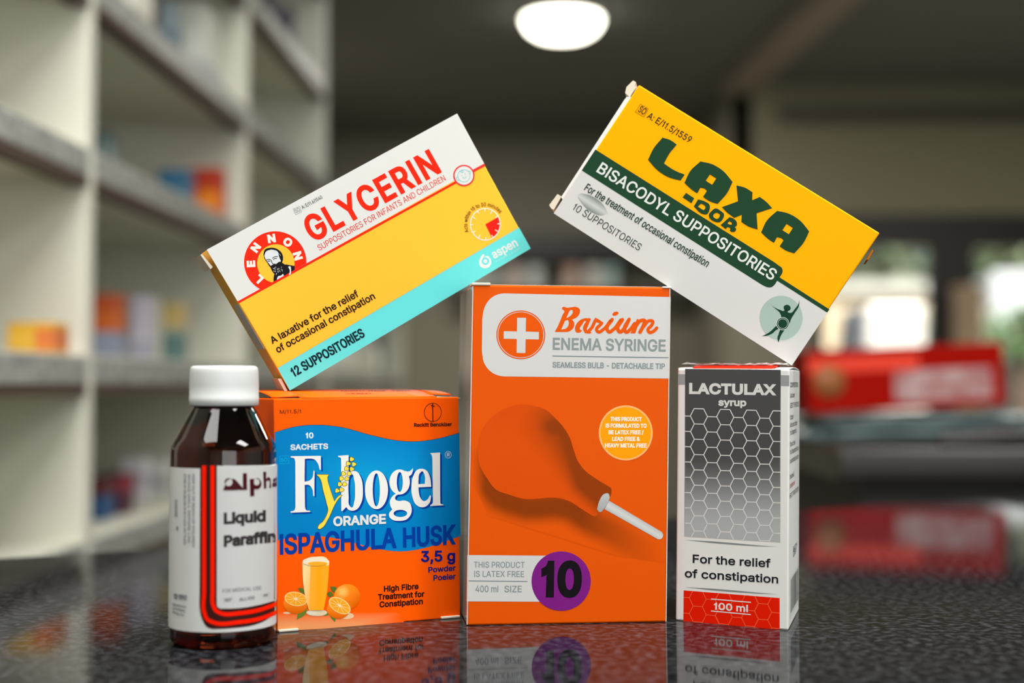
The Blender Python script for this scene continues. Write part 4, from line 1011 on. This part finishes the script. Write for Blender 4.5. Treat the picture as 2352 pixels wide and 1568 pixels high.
A.text('lettering', 'f6ece6', '100 ml', (422, 920), (723, 943), 64, .05, 4)
A.finish()
# right-hand side: small print and bar code, foreshortened in the photograph
inv = root.matrix_world.inverted()
W_, H_ = L[1].x, L[2].z
dl = d
dn = Vector((dl.y, -dl.x, 0)).normalized()
def on_side(u, v, e):
    q = Vector((L[1].x, 0, 0)) + dl * u + Vector((0, 0, v)) + (L[2] - L[1]) * (v / H_) * 0 + Vector((L[2].x - L[1].x, 0, 0)) * (v / H_)
    return tuple(q + dn * (e + 2e-5))
PS = Print(on_side, root, (0, 1))
rows = [('COMPOSITION:', .93, .9), ('Lactulose', .89, .5), ('USES OF THE MEDICINE', .85, .98), ('Constipation', .805, .4), ('Adults and children', .775, .8), ('1 to 3 teaspoonfuls', .745, .72), ('Children under 5 years', .70, .6),
        ('1 to 2 teaspoonfuls daily', .67, .98), ('or as directed by a doctor', .635, .98), ('Store at or below 25', .575, .5), ('Do not refrigerate or freeze', .54, .56), ('KEEP OUT OF REACH OF CHILDREN', .50, .98)]
for i, (t, v, wd) in enumerate(rows):
    PS.text('small_print', 'a83028' if 'freeze' in t else '4a4e50', t, (.06, v * H_), (max(.2, wd * .94), v * H_), .0024, .03)
PS.text('small_print', '4a4e50', 'BATCH', (.42, .275 * H_), (.8, .275 * H_), .0026, .03)
PS.text('small_print', '4a4e50', 'EXP', (.42, .255 * H_), (.7, .255 * H_), .0026, .03)
PS.fill('bar_code', 'e2e4e2', [[(.14, .03 * H_), (.97, .03 * H_), (.97, .19 * H_), (.14, .19 * H_)]], 1)
x = .2
while x < .92:
    ww = random.choice((.012, .02, .03))
    PS.fill('bar_code', '3a3c3e', [[(x, .05 * H_), (x + ww, .05 * H_), (x + ww, .18 * H_), (x, .18 * H_)]], 2)
    x += ww + random.choice((.014, .02, .03))
PS.finish()
# top: red tuck flap, white corner flaps, crinkled shrink film
def tp(u, t, z):
    q = Vector((L[3].x + (L[2].x - L[3].x) * u, 0, L[3].z + (L[2].z - L[3].z) * u + z)) + dl * t
    return tuple(q)
b = MB(); sheet(b, [[tp(.13 + .74 * i / 8, .012 + .93 * j / 6, .0003 + .0016 * sin(pi * min(1, j / 4))) for j in range(7)] for i in range(9)], .0005, ink('dc2810')); b.build('tuck_flap', root)
for u0, u1 in ((.0, .14), (.85, 1.0)):
    b = MB(); sheet(b, [[tp(u0 + (u1 - u0) * i / 3, .01 + .9 * j / 5, .0002 + .0010 * sin(pi * j / 5)) for j in range(6)] for i in range(4)], .0006, white_card); b.build('dust_flap', root)
film = mat('clear_film', 'ffffff', .08, .6)
n = film.node_tree
tr = n.nodes.new('ShaderNodeBsdfTransparent'); mx = n.nodes.new('ShaderNodeMixShader'); mx.inputs[0].default_value = .22
n.links.new(tr.outputs[0], mx.inputs[1]); n.links.new(n.nodes['Principled BSDF'].outputs[0], mx.inputs[2]); n.links.new(mx.outputs[0], n.nodes['Material Output'].inputs[0])
b = MB(); rr = random.Random(3)
sheet(b, [[tp(.02 + .95 * i / 26, .05 + .85 * j / 8, .0022 + rr.uniform(-.0006, .0012) * (1 if 0 < j < 8 else .2)) for j in range(9)] for i in range(27)], .00005, film)
b.build('shrink_film', root, recalc=False)

# ------------------------------------------------------------------ the brown bottle
BX, BY, BR_ = -.1302, .6437, .0238
bot_root = tag(empty('medicine_bottle', (BX, BY, 0)), 'brown glass bottle with ribbed white cap and red-lined white label', 'bottle')
amber = mat('amber_glass', '4a1a08', 0.03, 0.5, trans=1.0, ior=1.47)
prof = [(.0001, .0012), (.0195, .0), (.0222, .0008), (.0235, .0028), (BR_ - .0003, .006), (BR_ - .0003, .0850), (BR_ - .0008, .0885), (.0212, .0915), (.0150, .1030), (.0136, .1052), (.0132, .1070), (.0132, .1110), (.0001, .1110)]
b = MB(); b.lathe(prof, amber, 96); b.build('glass_body', bot_root)
b = MB()
cp = [(.0001, .1236), (.0138, .1238), (.0147, .1233), (.0150, .1222), (.0152, .1205), (.0154, .1150), (.0154, .1100), (.0155, .1098), (.0155, .1064), (.0150, .1059), (.0136, .1059)]
b.lathe(cp[::-1], mat('white_plastic', 'c8ccca', .42, .45), 180, ribs=lambda i, z: (1.0 + (.006 if i % 2 else -.004)) if .1101 < z < .1225 else 1.0)
b.build('screw_cap', bot_root)
LBL = 'd6d8d6'
b = MB(); zs = [.0081, .0790]; ns = 120; vs = []; fs = []
for i in range(ns + 1):
    a = radians(-90 - 155 + 310 * i / ns)
    for z in zs:
        vs.append(((BR_ + .00005) * cos(a), (BR_ + .00005) * sin(a), z))
for i in range(ns):
    fs.append((2 * i, 2 * i + 2, 2 * i + 3, 2 * i + 1))
b.add(vs, fs, mat('label_paper', LBL, .45, .2, gain=.9), True)
lab = b.build('paper_label', bot_root, recalc=False)
def on_bottle(x, y, e):
    x = min(634.5, max(395.5, x))
    a, bb = (x - 1176) / FOCAL_PX, -(y - 784) / FOCAL_PX
    r = (a, cos(PITCH) - bb * sin(PITCH), sin(PITCH) + bb * cos(PITCH))
    R = BR_ + .00005
    A_ = r[0]**2 + r[1]**2; B2 = -(r[0] * BX + r[1] * BY); C_ = BX * BX + BY * BY - R * R
    t = (-B2 - math.sqrt(max(0, B2 * B2 - A_ * C_))) / A_
    px_, py_ = r[0] * t - BX, r[1] * t - BY
    k = (R + e + 3e-5) / hypot(px_, py_)
    return (px_ * k, py_ * k, CAM_H + r[2] * t)
P = Print(on_bottle, lab, (0, -1))
P.fine, P.eps = 4.0, 6e-5
P.view(380, 1140, 4.125)
tp_ = lambda y: (820 + y / 4.611 - 1140) * 4.125
BRN, RD = '3c1a16', 'ff1c00'
P.fill('printed_panel', BRN, [path('330,%f 1062,%f' % (tp_(1144), tp_(1131))) + path('1062,1100 900,1195* 600,1248* 445,1254 395,1235* 352,1170* 328,1080* 325,900')], 1, 7)
def inset(x, bx, by0, by1, ex):
    return [(x, tp_(1148))] + path('%d,900 %d,%d* %d,%d* %d,%d* 700,%d* 900,%d* 1062,%d' % (x, x + 3, by0 - 90, x + 32, by0 - 28, x + 85, by0, by0 - 2, by0 - 36, by1), False)
P.stroke('printed_panel', RD, inset(367, 0, 1190, 1092, 0), 38, 2)
P.stroke('printed_panel', RD, inset(447, 0, 1106, 1012, 0), 38, 2)
P.fill('printed_panel', LBL, [path('488,%f 1062,%f' % (tp_(1150), tp_(1131))) + path('1062,978 900,1022* 700,1056* 520,1062 495,1045* 487,1000')], 2.5, 7)
KB = '3a3638'
P.text('lettering', KB, 'Liquid', (552, 264), (948, 238), 112, .08)
P.text('lettering', KB, 'Paraffin', (552, 480), (1040, 432), 112, .08)
P.text('lettering', '8a8c8e', 'FOR MEDICAL USE', (540, 912), (905, 882), 36, .03)
for t, p, q in (('REF', (560, 998), (630, 992)), ('ALL100', (697, 992), (842, 972)), ('ml', (925, 952), (965, 946))):
    P.text('lettering', '77797c', t, p, q, 34, .05)
P.stroke('lettering', 'b8babc', [(545, 960), (640, 952), (640, 1012), (548, 1020)], 4, 3, True)
P.stroke('lettering', 'b8babc', [(905, 915), (980, 905), (980, 962), (905, 975)], 4, 3, True)
# side panel small print, running up the label
def column(x, t, y0, y1, cap):
    s = P.up; P.up = (1, 0)
    P.text('small_print', '8e9092', t, (x, y0), (x, y1), cap, .03)
    P.up = s
column(175, 'STORE AT OR BELOW 25 IN A COOL DRY PLACE', tp_(1235), 455, 22)
column(215, 'SHAKE WELL BEFORE USE', tp_(1240), 440, 22)
column(255, 'KEEP OUT OF REACH OF CHILDREN', tp_(1235), 472, 24)
column(92, 'DOSAGE', 30, 190, 24); column(105, 'Adults', 280, 320, 24)
P.text('small_print', '70747a', '12 1997', (82, 965), (205, 985), 50, .05)
for i, t in enumerate(('Manufactured', 'by the factory', 'Reg no')):
    P.text('small_print', '8a8c90', t, (72, 1030 + i * 36), (195 - i * 8, 1055 + i * 40), 24, .03)
P.view(380, 820, 4.611)
AB = '44141c'
P.fill('brand_lettering', AB, ['610,1408 625,1370* 660,1300* 700,1288* 735,1290 800,1385 812,1400 725,1408', ell(668, 1322, 42)], 4)
P.fill('brand_lettering', AB, '700,1285 745,1300 818,1385 818,1228 860,1226 862,1403 790,1406', 4.3)
P.fill('brand_lettering', AB, '890,1290 935,1285 938,1470 895,1473', 4)
P.fill('brand_lettering', AB, ['935,1300 970,1280* 1005,1310* 1010,1360* 985,1392* 935,1398', ell(962, 1322, 32, 34)], 4.2)
P.fill('brand_lettering', AB, '1030,1214 1062,1210 1064,1388 1040,1392', 4)
P.fill('brand_lettering', AB, '1062,1290 1085,1268* 1108,1285 1114,1382 1094,1385 1088,1305* 1064,1312', 4.2)
P.fill('brand_lettering', AB, ['1128,1372 1132,1330* 1150,1320* 1165,1275 1186,1255 1190,1366', ell(1150, 1305, 16, 24)], 4)
P.finish()

# ------------------------------------------------------------------ counter and room
granite = noise_mat('dark_speckled_counter', '0e0e10', '45474b', 230, .05, .5, 6.0, .46, .80)
granite.node_tree.nodes['Principled BSDF'].inputs['IOR'].default_value = 1.13
b = MB()
plan = [(-.62, -.35), (1.15, -.35), (1.15, 1.8273), (-.62, .7811)]
b.prism(plan, -.04, 0, granite)
ct = tag(empty('counter', (0.2, .3, -.92)), 'black speckled glossy shop counter the medicines stand on', 'counter')
top_ = b.build('worktop', None); top_.parent = ct; top_.matrix_parent_inverse = Matrix.Translation((-.2, -.3, .92))
b = MB(); b.prism([(-.58, -.3), (1.11, -.3), (1.11, 1.745), (-.58, .745)], -.92, -.04, mat('counter_panel', '3a3733', .5))
o = b.build('base_cabinet', None); o.parent = ct; o.matrix_parent_inverse = Matrix.Translation((-.2, -.3, .92))

def struct(name, x0, x1, y0, y1, z0, z1, m):
    b = MB(); b.box(x0, x1, y0, y1, z0, z1, m)
    return tag(b.build(name), kind='structure')
wall_dim = mat('grey_painted_wall', '8a8678', .8, .3)
ceil_m = mat('grey_painted_ceiling', '6e6d68', .85, .2)
floor_m = mat('grey_tiled_floor', '8a877e', .4, .4)
struct('floor', -1.4, 3.7, -3.0, 10.0, -1.0, -.92, floor_m)
struct('ceiling', -1.4, 3.7, -3.0, 10.0, 1.85, 1.95, ceil_m)
struct('wall_left', -1.4, -1.3, -3.0, 10.0, -.92, 1.85, wall_dim)
struct('wall_right', 3.6, 3.7, -3.0, 8.3, -.92, 1.85, mat('white_painted_wall', 'c8c6c0', .8, .3))
struct('wall_rear', -1.3, 3.6, -3.0, -2.9, -.92, 1.85, mat('white_painted_wall', 'c8c6c0', .8, .3))
struct('wall_back', -1.3, 1.39, 9.9, 10.0, -.92, 1.85, wall_dim)
struct('wall_return', 1.29, 1.39, 8.2, 9.9, -.92, 1.85, wall_dim)
# street front with two glazed openings
olive = mat('olive_painted_wall', '8c8872', .8, .3)
frame = mat('dark_metal_frame', '24211f', .45, .5)
struct('wall_front', 1.29, 3.6, 8.2, 8.3, 1.09, 1.85, olive)
struct('wall_front', 1.39, 1.74, 8.2, 8.3, -.92, 1.09, wall_dim)
pane = mat('window_glass', 'ffffff', .02, .5)
n = pane.node_tree
tr = n.nodes.new('ShaderNodeBsdfTransparent'); mx = n.nodes.new('ShaderNodeMixShader'); mx.inputs[0].default_value = .06
n.links.new(tr.outputs[0], mx.inputs[1]); n.links.new(n.nodes['Principled BSDF'].outputs[0], mx.inputs[2]); n.links.new(mx.outputs[0], n.nodes['Material Output'].inputs[0])
for k, (xa, xb) in enumerate(((1.74, 2.50), (2.50, 3.60))):
    wr = tag(empty('window_%d' % (k + 1), (xa, 8.2, -.92)), kind='structure')
    def loc(o):
        o.parent = wr; o.matrix_parent_inverse = Matrix.Translation((-xa, -8.2, .92)); return o
    b = MB()
    lft, rgt = (.06, .08) if k == 0 else (.16, .06)
    b.box(xa, xa + lft, 8.18, 8.28, -.92, 1.09, frame); b.box(xb - rgt, xb, 8.18, 8.28, -.92, 1.09, frame)
    b.box(xa + lft, xb - rgt, 8.18, 8.28, .90, 1.09, frame); b.box(xa + lft, xb - rgt, 8.18, 8.28, -.92, -.84, frame)
    loc(b.build('window_frame'))
    b = MB(); b.box(xa + lft, xb - rgt, 8.225, 8.232, -.84, .90, pane); loc(b.build('pane'))
b = MB()
bd = Vector((-.12, 1.78, 0)).normalized(); bn = Vector((bd.y, -bd.x, 0))
q = [Vector((1.41, 6.42, 0)) - bd * 3 + bn * s * .085 for s in (-1, 1)] + [Vector((1.29, 8.2, 0)) - bd * .02 + bn * s * .085 for s in (1, -1)]
b.prism([(p.x, p.y) for p in q], 1.78, 1.85, mat('pale_beam', '8d8374', .7))
tag(b.build('trim_1'), kind='structure')
struct('trim_2', 1.55, 3.6, 8.12, 8.2, 1.62, 1.70, mat('dark_trim', '57524a', .7))

def lamp(x, y, label, power):
    t = tag(empty('ceiling_lamp', (x, y, 1.85)), label, 'lamp')
    b = MB(); b.lathe([(.0001, 0), (.185, 0), (.19, -.008), (.19, -.03), (.18, -.034)], mat('lamp_rim', 'e8e8e4', .4), 48); b.build('rim', t)
    b = MB(); b.lathe([(.18, -.034), (.175, -.055), (.155, -.085), (.12, -.107), (.07, -.12), (.0001, -.125)], mat('lit_diffuser', 'fffbe8', .4, emit=9.0), 48); b.build('diffuser', t)
    return t
lamp(.235, 6.6, 'round glowing ceiling lamp above the back of the shop', 0)

# second counter behind, with the flat packs, red carton and card machine
dk = mat('dark_counter_top', '26241f', .18, .5)
c2 = tag(empty('counter', (1.05, 2.2, -.92)), 'dark low counter behind the black one, carrying the red carton', 'counter')
b = MB(); b.box(-.62, .75, -.32, .48, .91, .95, dk); b.build('worktop', c2, .003)
b = MB(); b.box(-.58, .71, -.28, .44, 0, .91, mat('grey_counter_front', '3a3934', .6)); b.build('base_cabinet', c2)

def product(name, label, cat, x, y, z, sx, sy, sz, rz, body, bands=(), group=None, bevel=.0012):
    """carton on a shelf: body and printed bands (z0, z1, colour) round its front and sides, as shares of its height"""
    t = tag(empty(name, (x, y, z), rz), label, cat, group)
    b = MB(); b.box(-sx / 2, sx / 2, -sy / 2, sy / 2, 0, sz, mat('pack_' + body, body, .45, .4)); b.build('box_body', t, bevel)
    for i, bd_ in enumerate(bands):
        z0, z1, c = bd_[:3]
        xa, xb = bd_[3:] if len(bd_) > 3 else (0, 1)
        b = MB(); b.box(-sx / 2 - .0003 + xa * sx, -sx / 2 + .0003 + xb * sx, -sy / 2 - .0003, sy / 2 + .0003, z0 * sz, z1 * sz, mat('pack_' + c, c, .45, .4)); b.build('printed_panel', t)
    return t
# flat clear-wrapped packs under the red carton
film2 = noise_mat('pale_wrapped_packs', '56686a', '7c8e8e', 14, .25, .5)
zc_ = .0305
for i, (xx, yy, sx, sy, sz, lab_) in enumerate(((.80, 2.32, .74, .40, .021, 'lower flat pale film-wrapped pack on the low counter'), (.83, 2.33, .74, .36, .018, 'upper flat pale film-wrapped pack under the red carton'))):
    t = tag(empty('wrapped_pack', (xx, yy, zc_), .02 + i * .03), lab_, 'pack')
    b = MB(); nx_ = 24
    top = [[(-sx / 2 + sx * i2 / nx_, -sy / 2 + sy * j / 8, sz * (1 - .35 * abs(2 * j / 8 - 1)**4 - .4 * abs(2 * i2 / nx_ - 1)**6) + .0008 * sin(i2 * 1.9 + j)) for j in range(9)] for i2 in range(nx_ + 1)]
    sheet(b, top, .001, film2)
    b.build('film_wrap', t)
    b = MB(); b.box(-sx / 2 + .02, sx / 2 - .02, -sy / 2 + .02, sy / 2 - .02, .0005, sz * .55, mat('pack_7f9a9a', '7f9a9a', .5)); b.build('contents', t)
    zc_ += sz * 1.02
t = tag(empty('carton', (.612, 2.27, .0760)), 'long red carton with a pale printed label lying on the wrapped packs', 'carton')
t.rotation_euler = (0, radians(-2.6), radians(3))
b = MB(); b.box(-.155, .155, -.06, .06, .0, .098, mat('red_card', '960900', .5, .06)); b.build('box_body', t, .002)
b = MB(); b.box(-.02, .135, -.0608, -.0598, .012, .060, noise_mat('faded_print', '9c6666', 'b09492', 40, .5)); b.build('printed_label', t, 0).__setitem__('label', 'pale pink label')
b = MB(); b.lathe([(.0001, .0), (.026, 0), (.026, .0008), (.0001, .0008)], mat('amber_print', '94582c', .5), 32)
o = b.build('printed_picture', t); o.rotation_euler = (radians(90), 0, 0); o.location = (-.122, -.0600, .048)
b = MB(); b.box(-.155, .02, -.0606, -.0599, .062, .085, mat('orange_red_print', 'e03008', .45)); b.build('printed_panel', t)
t = tag(empty('card_machine', (.74, 1.955, .0302), radians(-14)), 'black card machine lying on the low counter below the wrapped packs', 'card machine')
blk = mat('black_plastic', '0c0b0b', .35, .4)
b = MB(); b.prism([(-.15, 0), (.2, 0), (.2, .04), (.12, .038), (-.15, .012)], -.05, .05, blk, 'y'); b.build('case', t, .004)
b = MB(); b.prism([(-.05, .0218), (.08, .0345), (.08, .0352), (-.05, .0225)], -.035, .035, mat('dark_screen', '1a1c20', .08, .5), 'y'); b.build('screen', t)

# ------------------------------------------------------------------ wall shelving on the left
shelf_m = mat('white_melamine', 'd6d5c6', .5, .4)
strip_m = noise_mat('price_strip', '84857f', 'a9aaa4', 60, .4, .4, 2, .4, .6)
lip_m = mat('brown_edging', '4a3a2e', .6, .3)
BAY, DEP = .844, .34
levels = [-.62, -.345, -.105, .115, .362, .577, .800, 1.05, 1.32, 1.6]
def shelving(label, k0, k1, top):
    SH = tag(empty('shelf_unit', (-.505, 1.7, -.92), -atan2(.0349, 1)), label, 'shelving')
    ups = [BAY * k for k in range(k0, k1 + 1)]
    g = .0285
    for u in ups:
        u0 = u + (g if u == ups[0] and k0 > 0 else 0)
        b = MB(); b.box(-DEP, 0, u0 - .014, u0 + .014, 0, top + .92, shelf_m); b.build('upright', SH, .001)
    b = MB(); b.box(-DEP - .012, -DEP, ups[0] + g, ups[-1], 0, top + .92, shelf_m); b.build('back_panel', SH)
    for u0, u1 in zip(ups, ups[1:]):
        for z in levels:
            if z + .036 > top:
                continue
            lo = u0 + .0142 + (g if u0 == ups[0] else 0)
            b = MB(); b.box(-DEP + .001, -.002, lo, u1 - .0142, z + .92, z + .955, shelf_m); b.build('shelf', SH)
            b = MB(); b.box(-.022, .001, lo, u1 - .0142, z + .908, z + .9199, lip_m); b.build('edge_lip', SH)
            if z < 1.4:
                b = MB(); b.box(-.0018, .0012, lo, u1 - .0142, z + .9215, z + .952, strip_m); b.build('price_strip', SH)
shelving('tall white open shelving of square bays on the left wall', -1, 2, 1.84)
shelving('lower white shelving continuing behind the tall shelving', 2, 4, .44)
dirv = Vector((sin(atan2(.0349, 1)), cos(atan2(.0349, 1)), 0)); inw = Vector((-dirv.y, dirv.x, 0))
def on_shelf(px, level, ins=.07):
    """where a sight line through column px meets the line a given distance inside the shelf front"""
    k = (px - 1176) / FOCAL_PX
    base = Vector((-.505, 1.7, 0)) + inw * ins
    # base + dirv*s : x = k*y
    s = (k * base.y - base.x) / (dirv.x - k * dirv.y)
    p = base + dirv * s
    return p.x, p.y, level + .0355
shz = -atan2(.0349, 1)
def shelf_item(px, wpx, ytop, level, body, bands, label, cat='medicine box', dep=.05, ins=.07, name='medicine_box', group=None):
    x, y, z = on_shelf(px, level, ins)
    sx = wpx * y / FOCAL_PX
    sz = max(.02, CAM_H + (HORIZON - ytop) / FOCAL_PX * y - z)
    return product(name, label, cat, x, y, z, sx, dep, sz, shz, body, bands, group)
C_, B2_, A2_, D2_, T2_ = .115, .362, .577, -.105, .800
shelf_item(88, 104, 742, C_, 'd9a52a', [(.1, .8, 'e0b040', 0, .6), (.1, .8, 'd87a40', .6, 1)], 'flat yellow and orange box on the nearest shelf bay', dep=.05, ins=.035)
shelf_item(246, 62, 678, C_, 'c8642a', [(0, .42, '8890a4'), (.75, 1, 'b8542c')], 'orange and lilac box beside the first shelf upright')
shelf_item(328, 36, 680, C_, 'c2bccb', [(.0, .3, 'a8a8b8')], 'narrow pale lilac box between the orange and green boxes')
shelf_item(352, 24, 686, C_, 'b9bba6', [], 'narrow pale cream box next to the lilac box')
shelf_item(394, 52, 690, C_, '9aa59a', [(.55, .95, 'c9b070'), (0, .45, '5f7f7c')], 'small box with yellow top and green base on middle shelf')
shelf_item(544, 30, 708, C_, '35585c', [(0, .4, '7a4a44')], 'dark teal and maroon pack behind the yellow box corner', dep=.03, ins=.022)
shelf_item(476, 70, 388, B2_, 'cc4a18', [(.0, .55, 'e8861c', .25, .95), (.6, 1, 'b83a20')], 'orange and red box on the shelf above the yellow box', dep=.04, ins=.045)
shelf_item(402, 66, 392, B2_, '4f8098', [(.5, 1, '3a6c8c')], 'blue box beside the orange and red box')
shelf_item(241, 34, 304, B2_, '4a5a5c', [(.4, .8, '6a7a78')], 'dark teal pack at the left end of the upper shelf', dep=.04)
shelf_item(445, 70, 18, A2_, 'dfe2d8', [(.15, .35, 'b4bcc0')], 'large white box at the top of the left shelving', dep=.10)
shelf_item(388, 30, 0, A2_, '8fa0a8', [(.3, .6, '6a8494')], 'grey-blue box next to the large white box')
shelf_item(496, 36, 120, A2_, '6a6a66', [(.2, .5, '4c4c4a')], 'small dark grey box right of the large white box', dep=.04)
shelf_item(296, 62, -60, A2_, 'f2f0e6', [(.2, .5, 'd8d4c4')], 'tall white box at the top edge above first shelf upright', dep=.08)
shelf_item(232, 44, 1096, D2_, '1c4c78', [(.6, 1, '5a2428')], 'dark blue box on the lowest visible shelf')
shelf_item(276, 46, 1086, D2_, '4a2438', [(.55, .95, '8a2c3c')], 'dark maroon box next to the dark blue box')
shelf_item(316, 50, 1050, D2_, 'd4d2da', [(.3, .6, 'b4b0be')], 'pale grey box behind the maroon box', ins=.12)
shelf_item(366, 44, 1058, D2_, 'dcdcdc', [(.2, .5, 'a6a6aa')], 'white box left of the brown bottle shoulder', ins=.12)
for i, px in enumerate((598, 618, 638, 658)):
    shelf_item(px, 19, (6, -20, 30, 14)[i], T2_, ('2c2a44', '3a3050', '30304a', '46405c')[i], [(.3, .7, ('54506c', '6a5a80', '484870', '605878')[i])],
               ('leftmost dark purple box on the top far shelf', 'second dark purple box on the top far shelf', 'shorter dark indigo box on the top far shelf', 'rightmost violet-grey box on the top far shelf')[i])
shelf_item(622, 40, 292, A2_, 'a8aaa2', [(.3, .6, '6c7a80')], 'grey carton on the third shelf bay', ins=.1)
def white_bottle(px, label, level=C_, ins=.05, h=.085, r=.022):
    x, y, z = on_shelf(px, level, ins)
    t = tag(empty('medicine_bottle', (x, y, z)), label, 'bottle', 'white bottles on the far shelf')
    b = MB(); b.lathe([(.0001, 0), (r, 0), (r, h * .7), (r * .6, h * .8), (r * .6, h * .84)], mat('white_bottle', 'e6e6dc', .35), 24); b.build('bottle_body', t)
    b = MB(); b.lathe([(r * .66, h * .84), (r * .66, h), (.0001, h)], mat('white_cap', 'f0f0ea', .4), 24); b.build('cap', t)
for px, lb in ((720, 'first white bottle along the far shelf'), (748, 'second white bottle along the far shelf'), (772, 'third white bottle along the far shelf'), (800, 'fourth white bottle along the far shelf'), (836, 'fifth white bottle along the far shelf'), (856, 'last white bottle along the far shelf')):
    white_bottle(px, lb)
for px, yt, lv, cc, lb in ((742, 640, B2_, '7c8078', 'grey box on the far shelf above the white bottles'), (790, 610, B2_, '5a5e58', 'dark grey box on the far shelf above the white bottles'), (830, 640, B2_, '989c90', 'pale grey box on the far shelf above the white bottles'),
                           (868, 770, C_, '6c8078', 'green-grey box at the far end of the low shelving')):
    shelf_item(px, 34, yt, lv, cc, [(.3, .6, 'a4a49a')], lb)

# display shelf with pale packs on the far wall
ds = tag(empty('display_shelf', (.35, 9.78, .70)), 'dark display shelf on the far wall between the two leaning boxes', 'shelf')
b = MB(); b.box(-.75, .9, -.18, .12, 0, .04, frame); b.build('board', ds)
b = MB(); b.box(-.75, .9, -.20, .12, .26, .42, frame); b.build('canopy', ds)
for s in (-.75, .87):
    b = MB(); b.box(s, s + .03, -.16, .12, .04, .26, frame); b.build('side_panel', ds)
for i, (px, cc, lb) in enumerate(((1085, 'd4d8cc', 'white-green pack leftmost on the display shelf'), (1128, 'a8b0a4', 'grey-green pack on the display shelf'), (1180, 'd8c8ba', 'cream pack on the display shelf'), (1228, 'c8d4d2', 'pale mint pack on the display shelf'),
                              (1312, 'cda894', 'salmon pack on the display shelf'), (1362, 'e0dcd4', 'white pack on the display shelf'), (1402, '9cc4c0', 'teal pack rightmost on the display shelf'))):
    product('medicine_pack', lb, 'pack', (px - 1176) / FOCAL_PX * 9.7, 9.7, .742, .10, .08, .17, 0, cc, [(.3, .6, 'b8b8b0')])

# ------------------------------------------------------------------ street beyond the glass
def solid(name, label, cat, x0, x1, y0, y1, z0, z1, m):
    b = MB(); b.box(0, x1 - x0, 0, y1 - y0, 0, z1 - z0, m)
    o = b.build(name); o.location = (x0, y0, z0)
    return tag(o, label, cat)
struct('ground', -6, 16, 8.3, 40, -1.02, -.95, mat('pale_paving', 'b8b2a6', .9))
t = tag(empty('building', (3.2, 17, -.95)), 'cream building across the street with a dark doorway', 'building')
b = MB(); b.box(-.6, 2.0, 0, 3, 0, 2.15, mat('cream_wall', 'e6d6b8', .8)); b.build('wall', t)
b = MB(); b.box(.62, .88, -.03, .01, .0, 1.45, mat('dark_door', '1c1c1e', .5)); b.build('door', t)
b = MB(); b.box(-.7, 2.1, -.15, 3.1, 2.15, 2.28, mat('pale_roof', 'cfd3cc', .8)); b.build('roof', t)
def tree(x, y, z, r, label, col, n=420):
    t = tag(empty('street_tree', (x, y, -.95)), label, 'tree')
    rr = random.Random(int(x * 100))
    b = MB()
    m = noise_mat('leaf_' + col, col, '5f7a52', 3, .7)
    for i in range(n):
        a, e, q = rr.uniform(0, 2 * pi), rr.uniform(-1, 1), r * rr.uniform(.45, 1) 
        c = Vector((q * cos(a) * math.sqrt(1 - e * e), q * sin(a) * math.sqrt(1 - e * e), q * e * .8 + z + .95))
        u = Vector((rr.uniform(-1, 1), rr.uniform(-1, 1), rr.uniform(-1, 1))).normalized() * r * .14
        v = u.cross(Vector((rr.uniform(-1, 1), rr.uniform(-1, 1), 1))).normalized() * r * .09
        b.add([c - u, c + v, c + u, c - v], [(0, 1, 2, 3)], m)
    b.build('foliage', t, recalc=False)
    b = MB(); b.lathe([(.12, 0), (.09, z + .95 - r * .3), (.03, z + .95 + r * .3)], mat('bark', '5a4a3c', .9), 12); b.build('trunk', t)
tree(5.0, 22, 1.9, 1.5, 'pale green tree behind the left end of the cream building', 'a4ae98', 900)
tree(7.9, 22, 1.9, 1.25, 'darker green tree behind the right end of the cream building', '8c9c7c', 800)
tree(3.88, 13.6, .61, .27, 'small bright green shrub right of the white van', '74b060', 300)
tree(3.93, 11, .47, .33, 'bright green bush seen low in the right-hand window', '84c06c', 350)
def van(x, y, rz, L_, W2, H2, body, label):
    t = tag(empty('car' if 'car' in label else 'van', (x, y, -.95), rz), label, 'car' if 'car' in label else 'van')
    b = MB(); b.prism([(-L_ / 2, .25), (L_ / 2, .25), (L_ / 2, H2 * .55), (L_ / 2 - .3, H2 * .62), (L_ / 2 - .62, H2), (-L_ / 2, H2)], -W2 / 2, W2 / 2, mat('van_' + body, body, .25, .5), 'y'); b.build('body', t, .04)
    b = MB(); b.prism([(L_ / 2 - .36, H2 * .64), (L_ / 2 - .66, H2 * .95), (L_ / 2 - 1.1, H2 * .95), (L_ / 2 - 1.1, H2 * .64)], -W2 / 2 - .005, W2 / 2 + .005, mat('van_glass', '20262a', .1), 'y'); b.build('side_window', t)
    for sx in (-L_ * .32, L_ * .32):
        for sy in (-W2 / 2, W2 / 2 - .16):
            b = MB(); b.lathe([(.0001, 0), (.2, 0), (.27, .02), (.27, .14), (.2, .16), (.0001, .16)], mat('tyre', '161616', .8), 24)
            o = b.build('wheel', t); o.rotation_euler = (radians(-90), 0, 0); o.location = (sx, sy, .27)
van(3.35, 13.2, radians(90), 1.6, .52, 1.75, 'f2f2ee', 'white van parked across the street')
van(5.3, 15.2, radians(80), 1.8, .62, 2.2, 'dfe8f0', 'pale blue van seen in the right-hand window')
van(5.0, 12.2, radians(180), 2.1, .8, 1.72, '1c1a1a', 'dark parked car behind the green bush')
solid('post', 'tan post standing by the frame between the two windows', 'post', 2.466, 2.60, 7.84, 7.96, -.92, .66, noise_mat('tan_post', 'a08a70', 'b8a488', 30, .8))
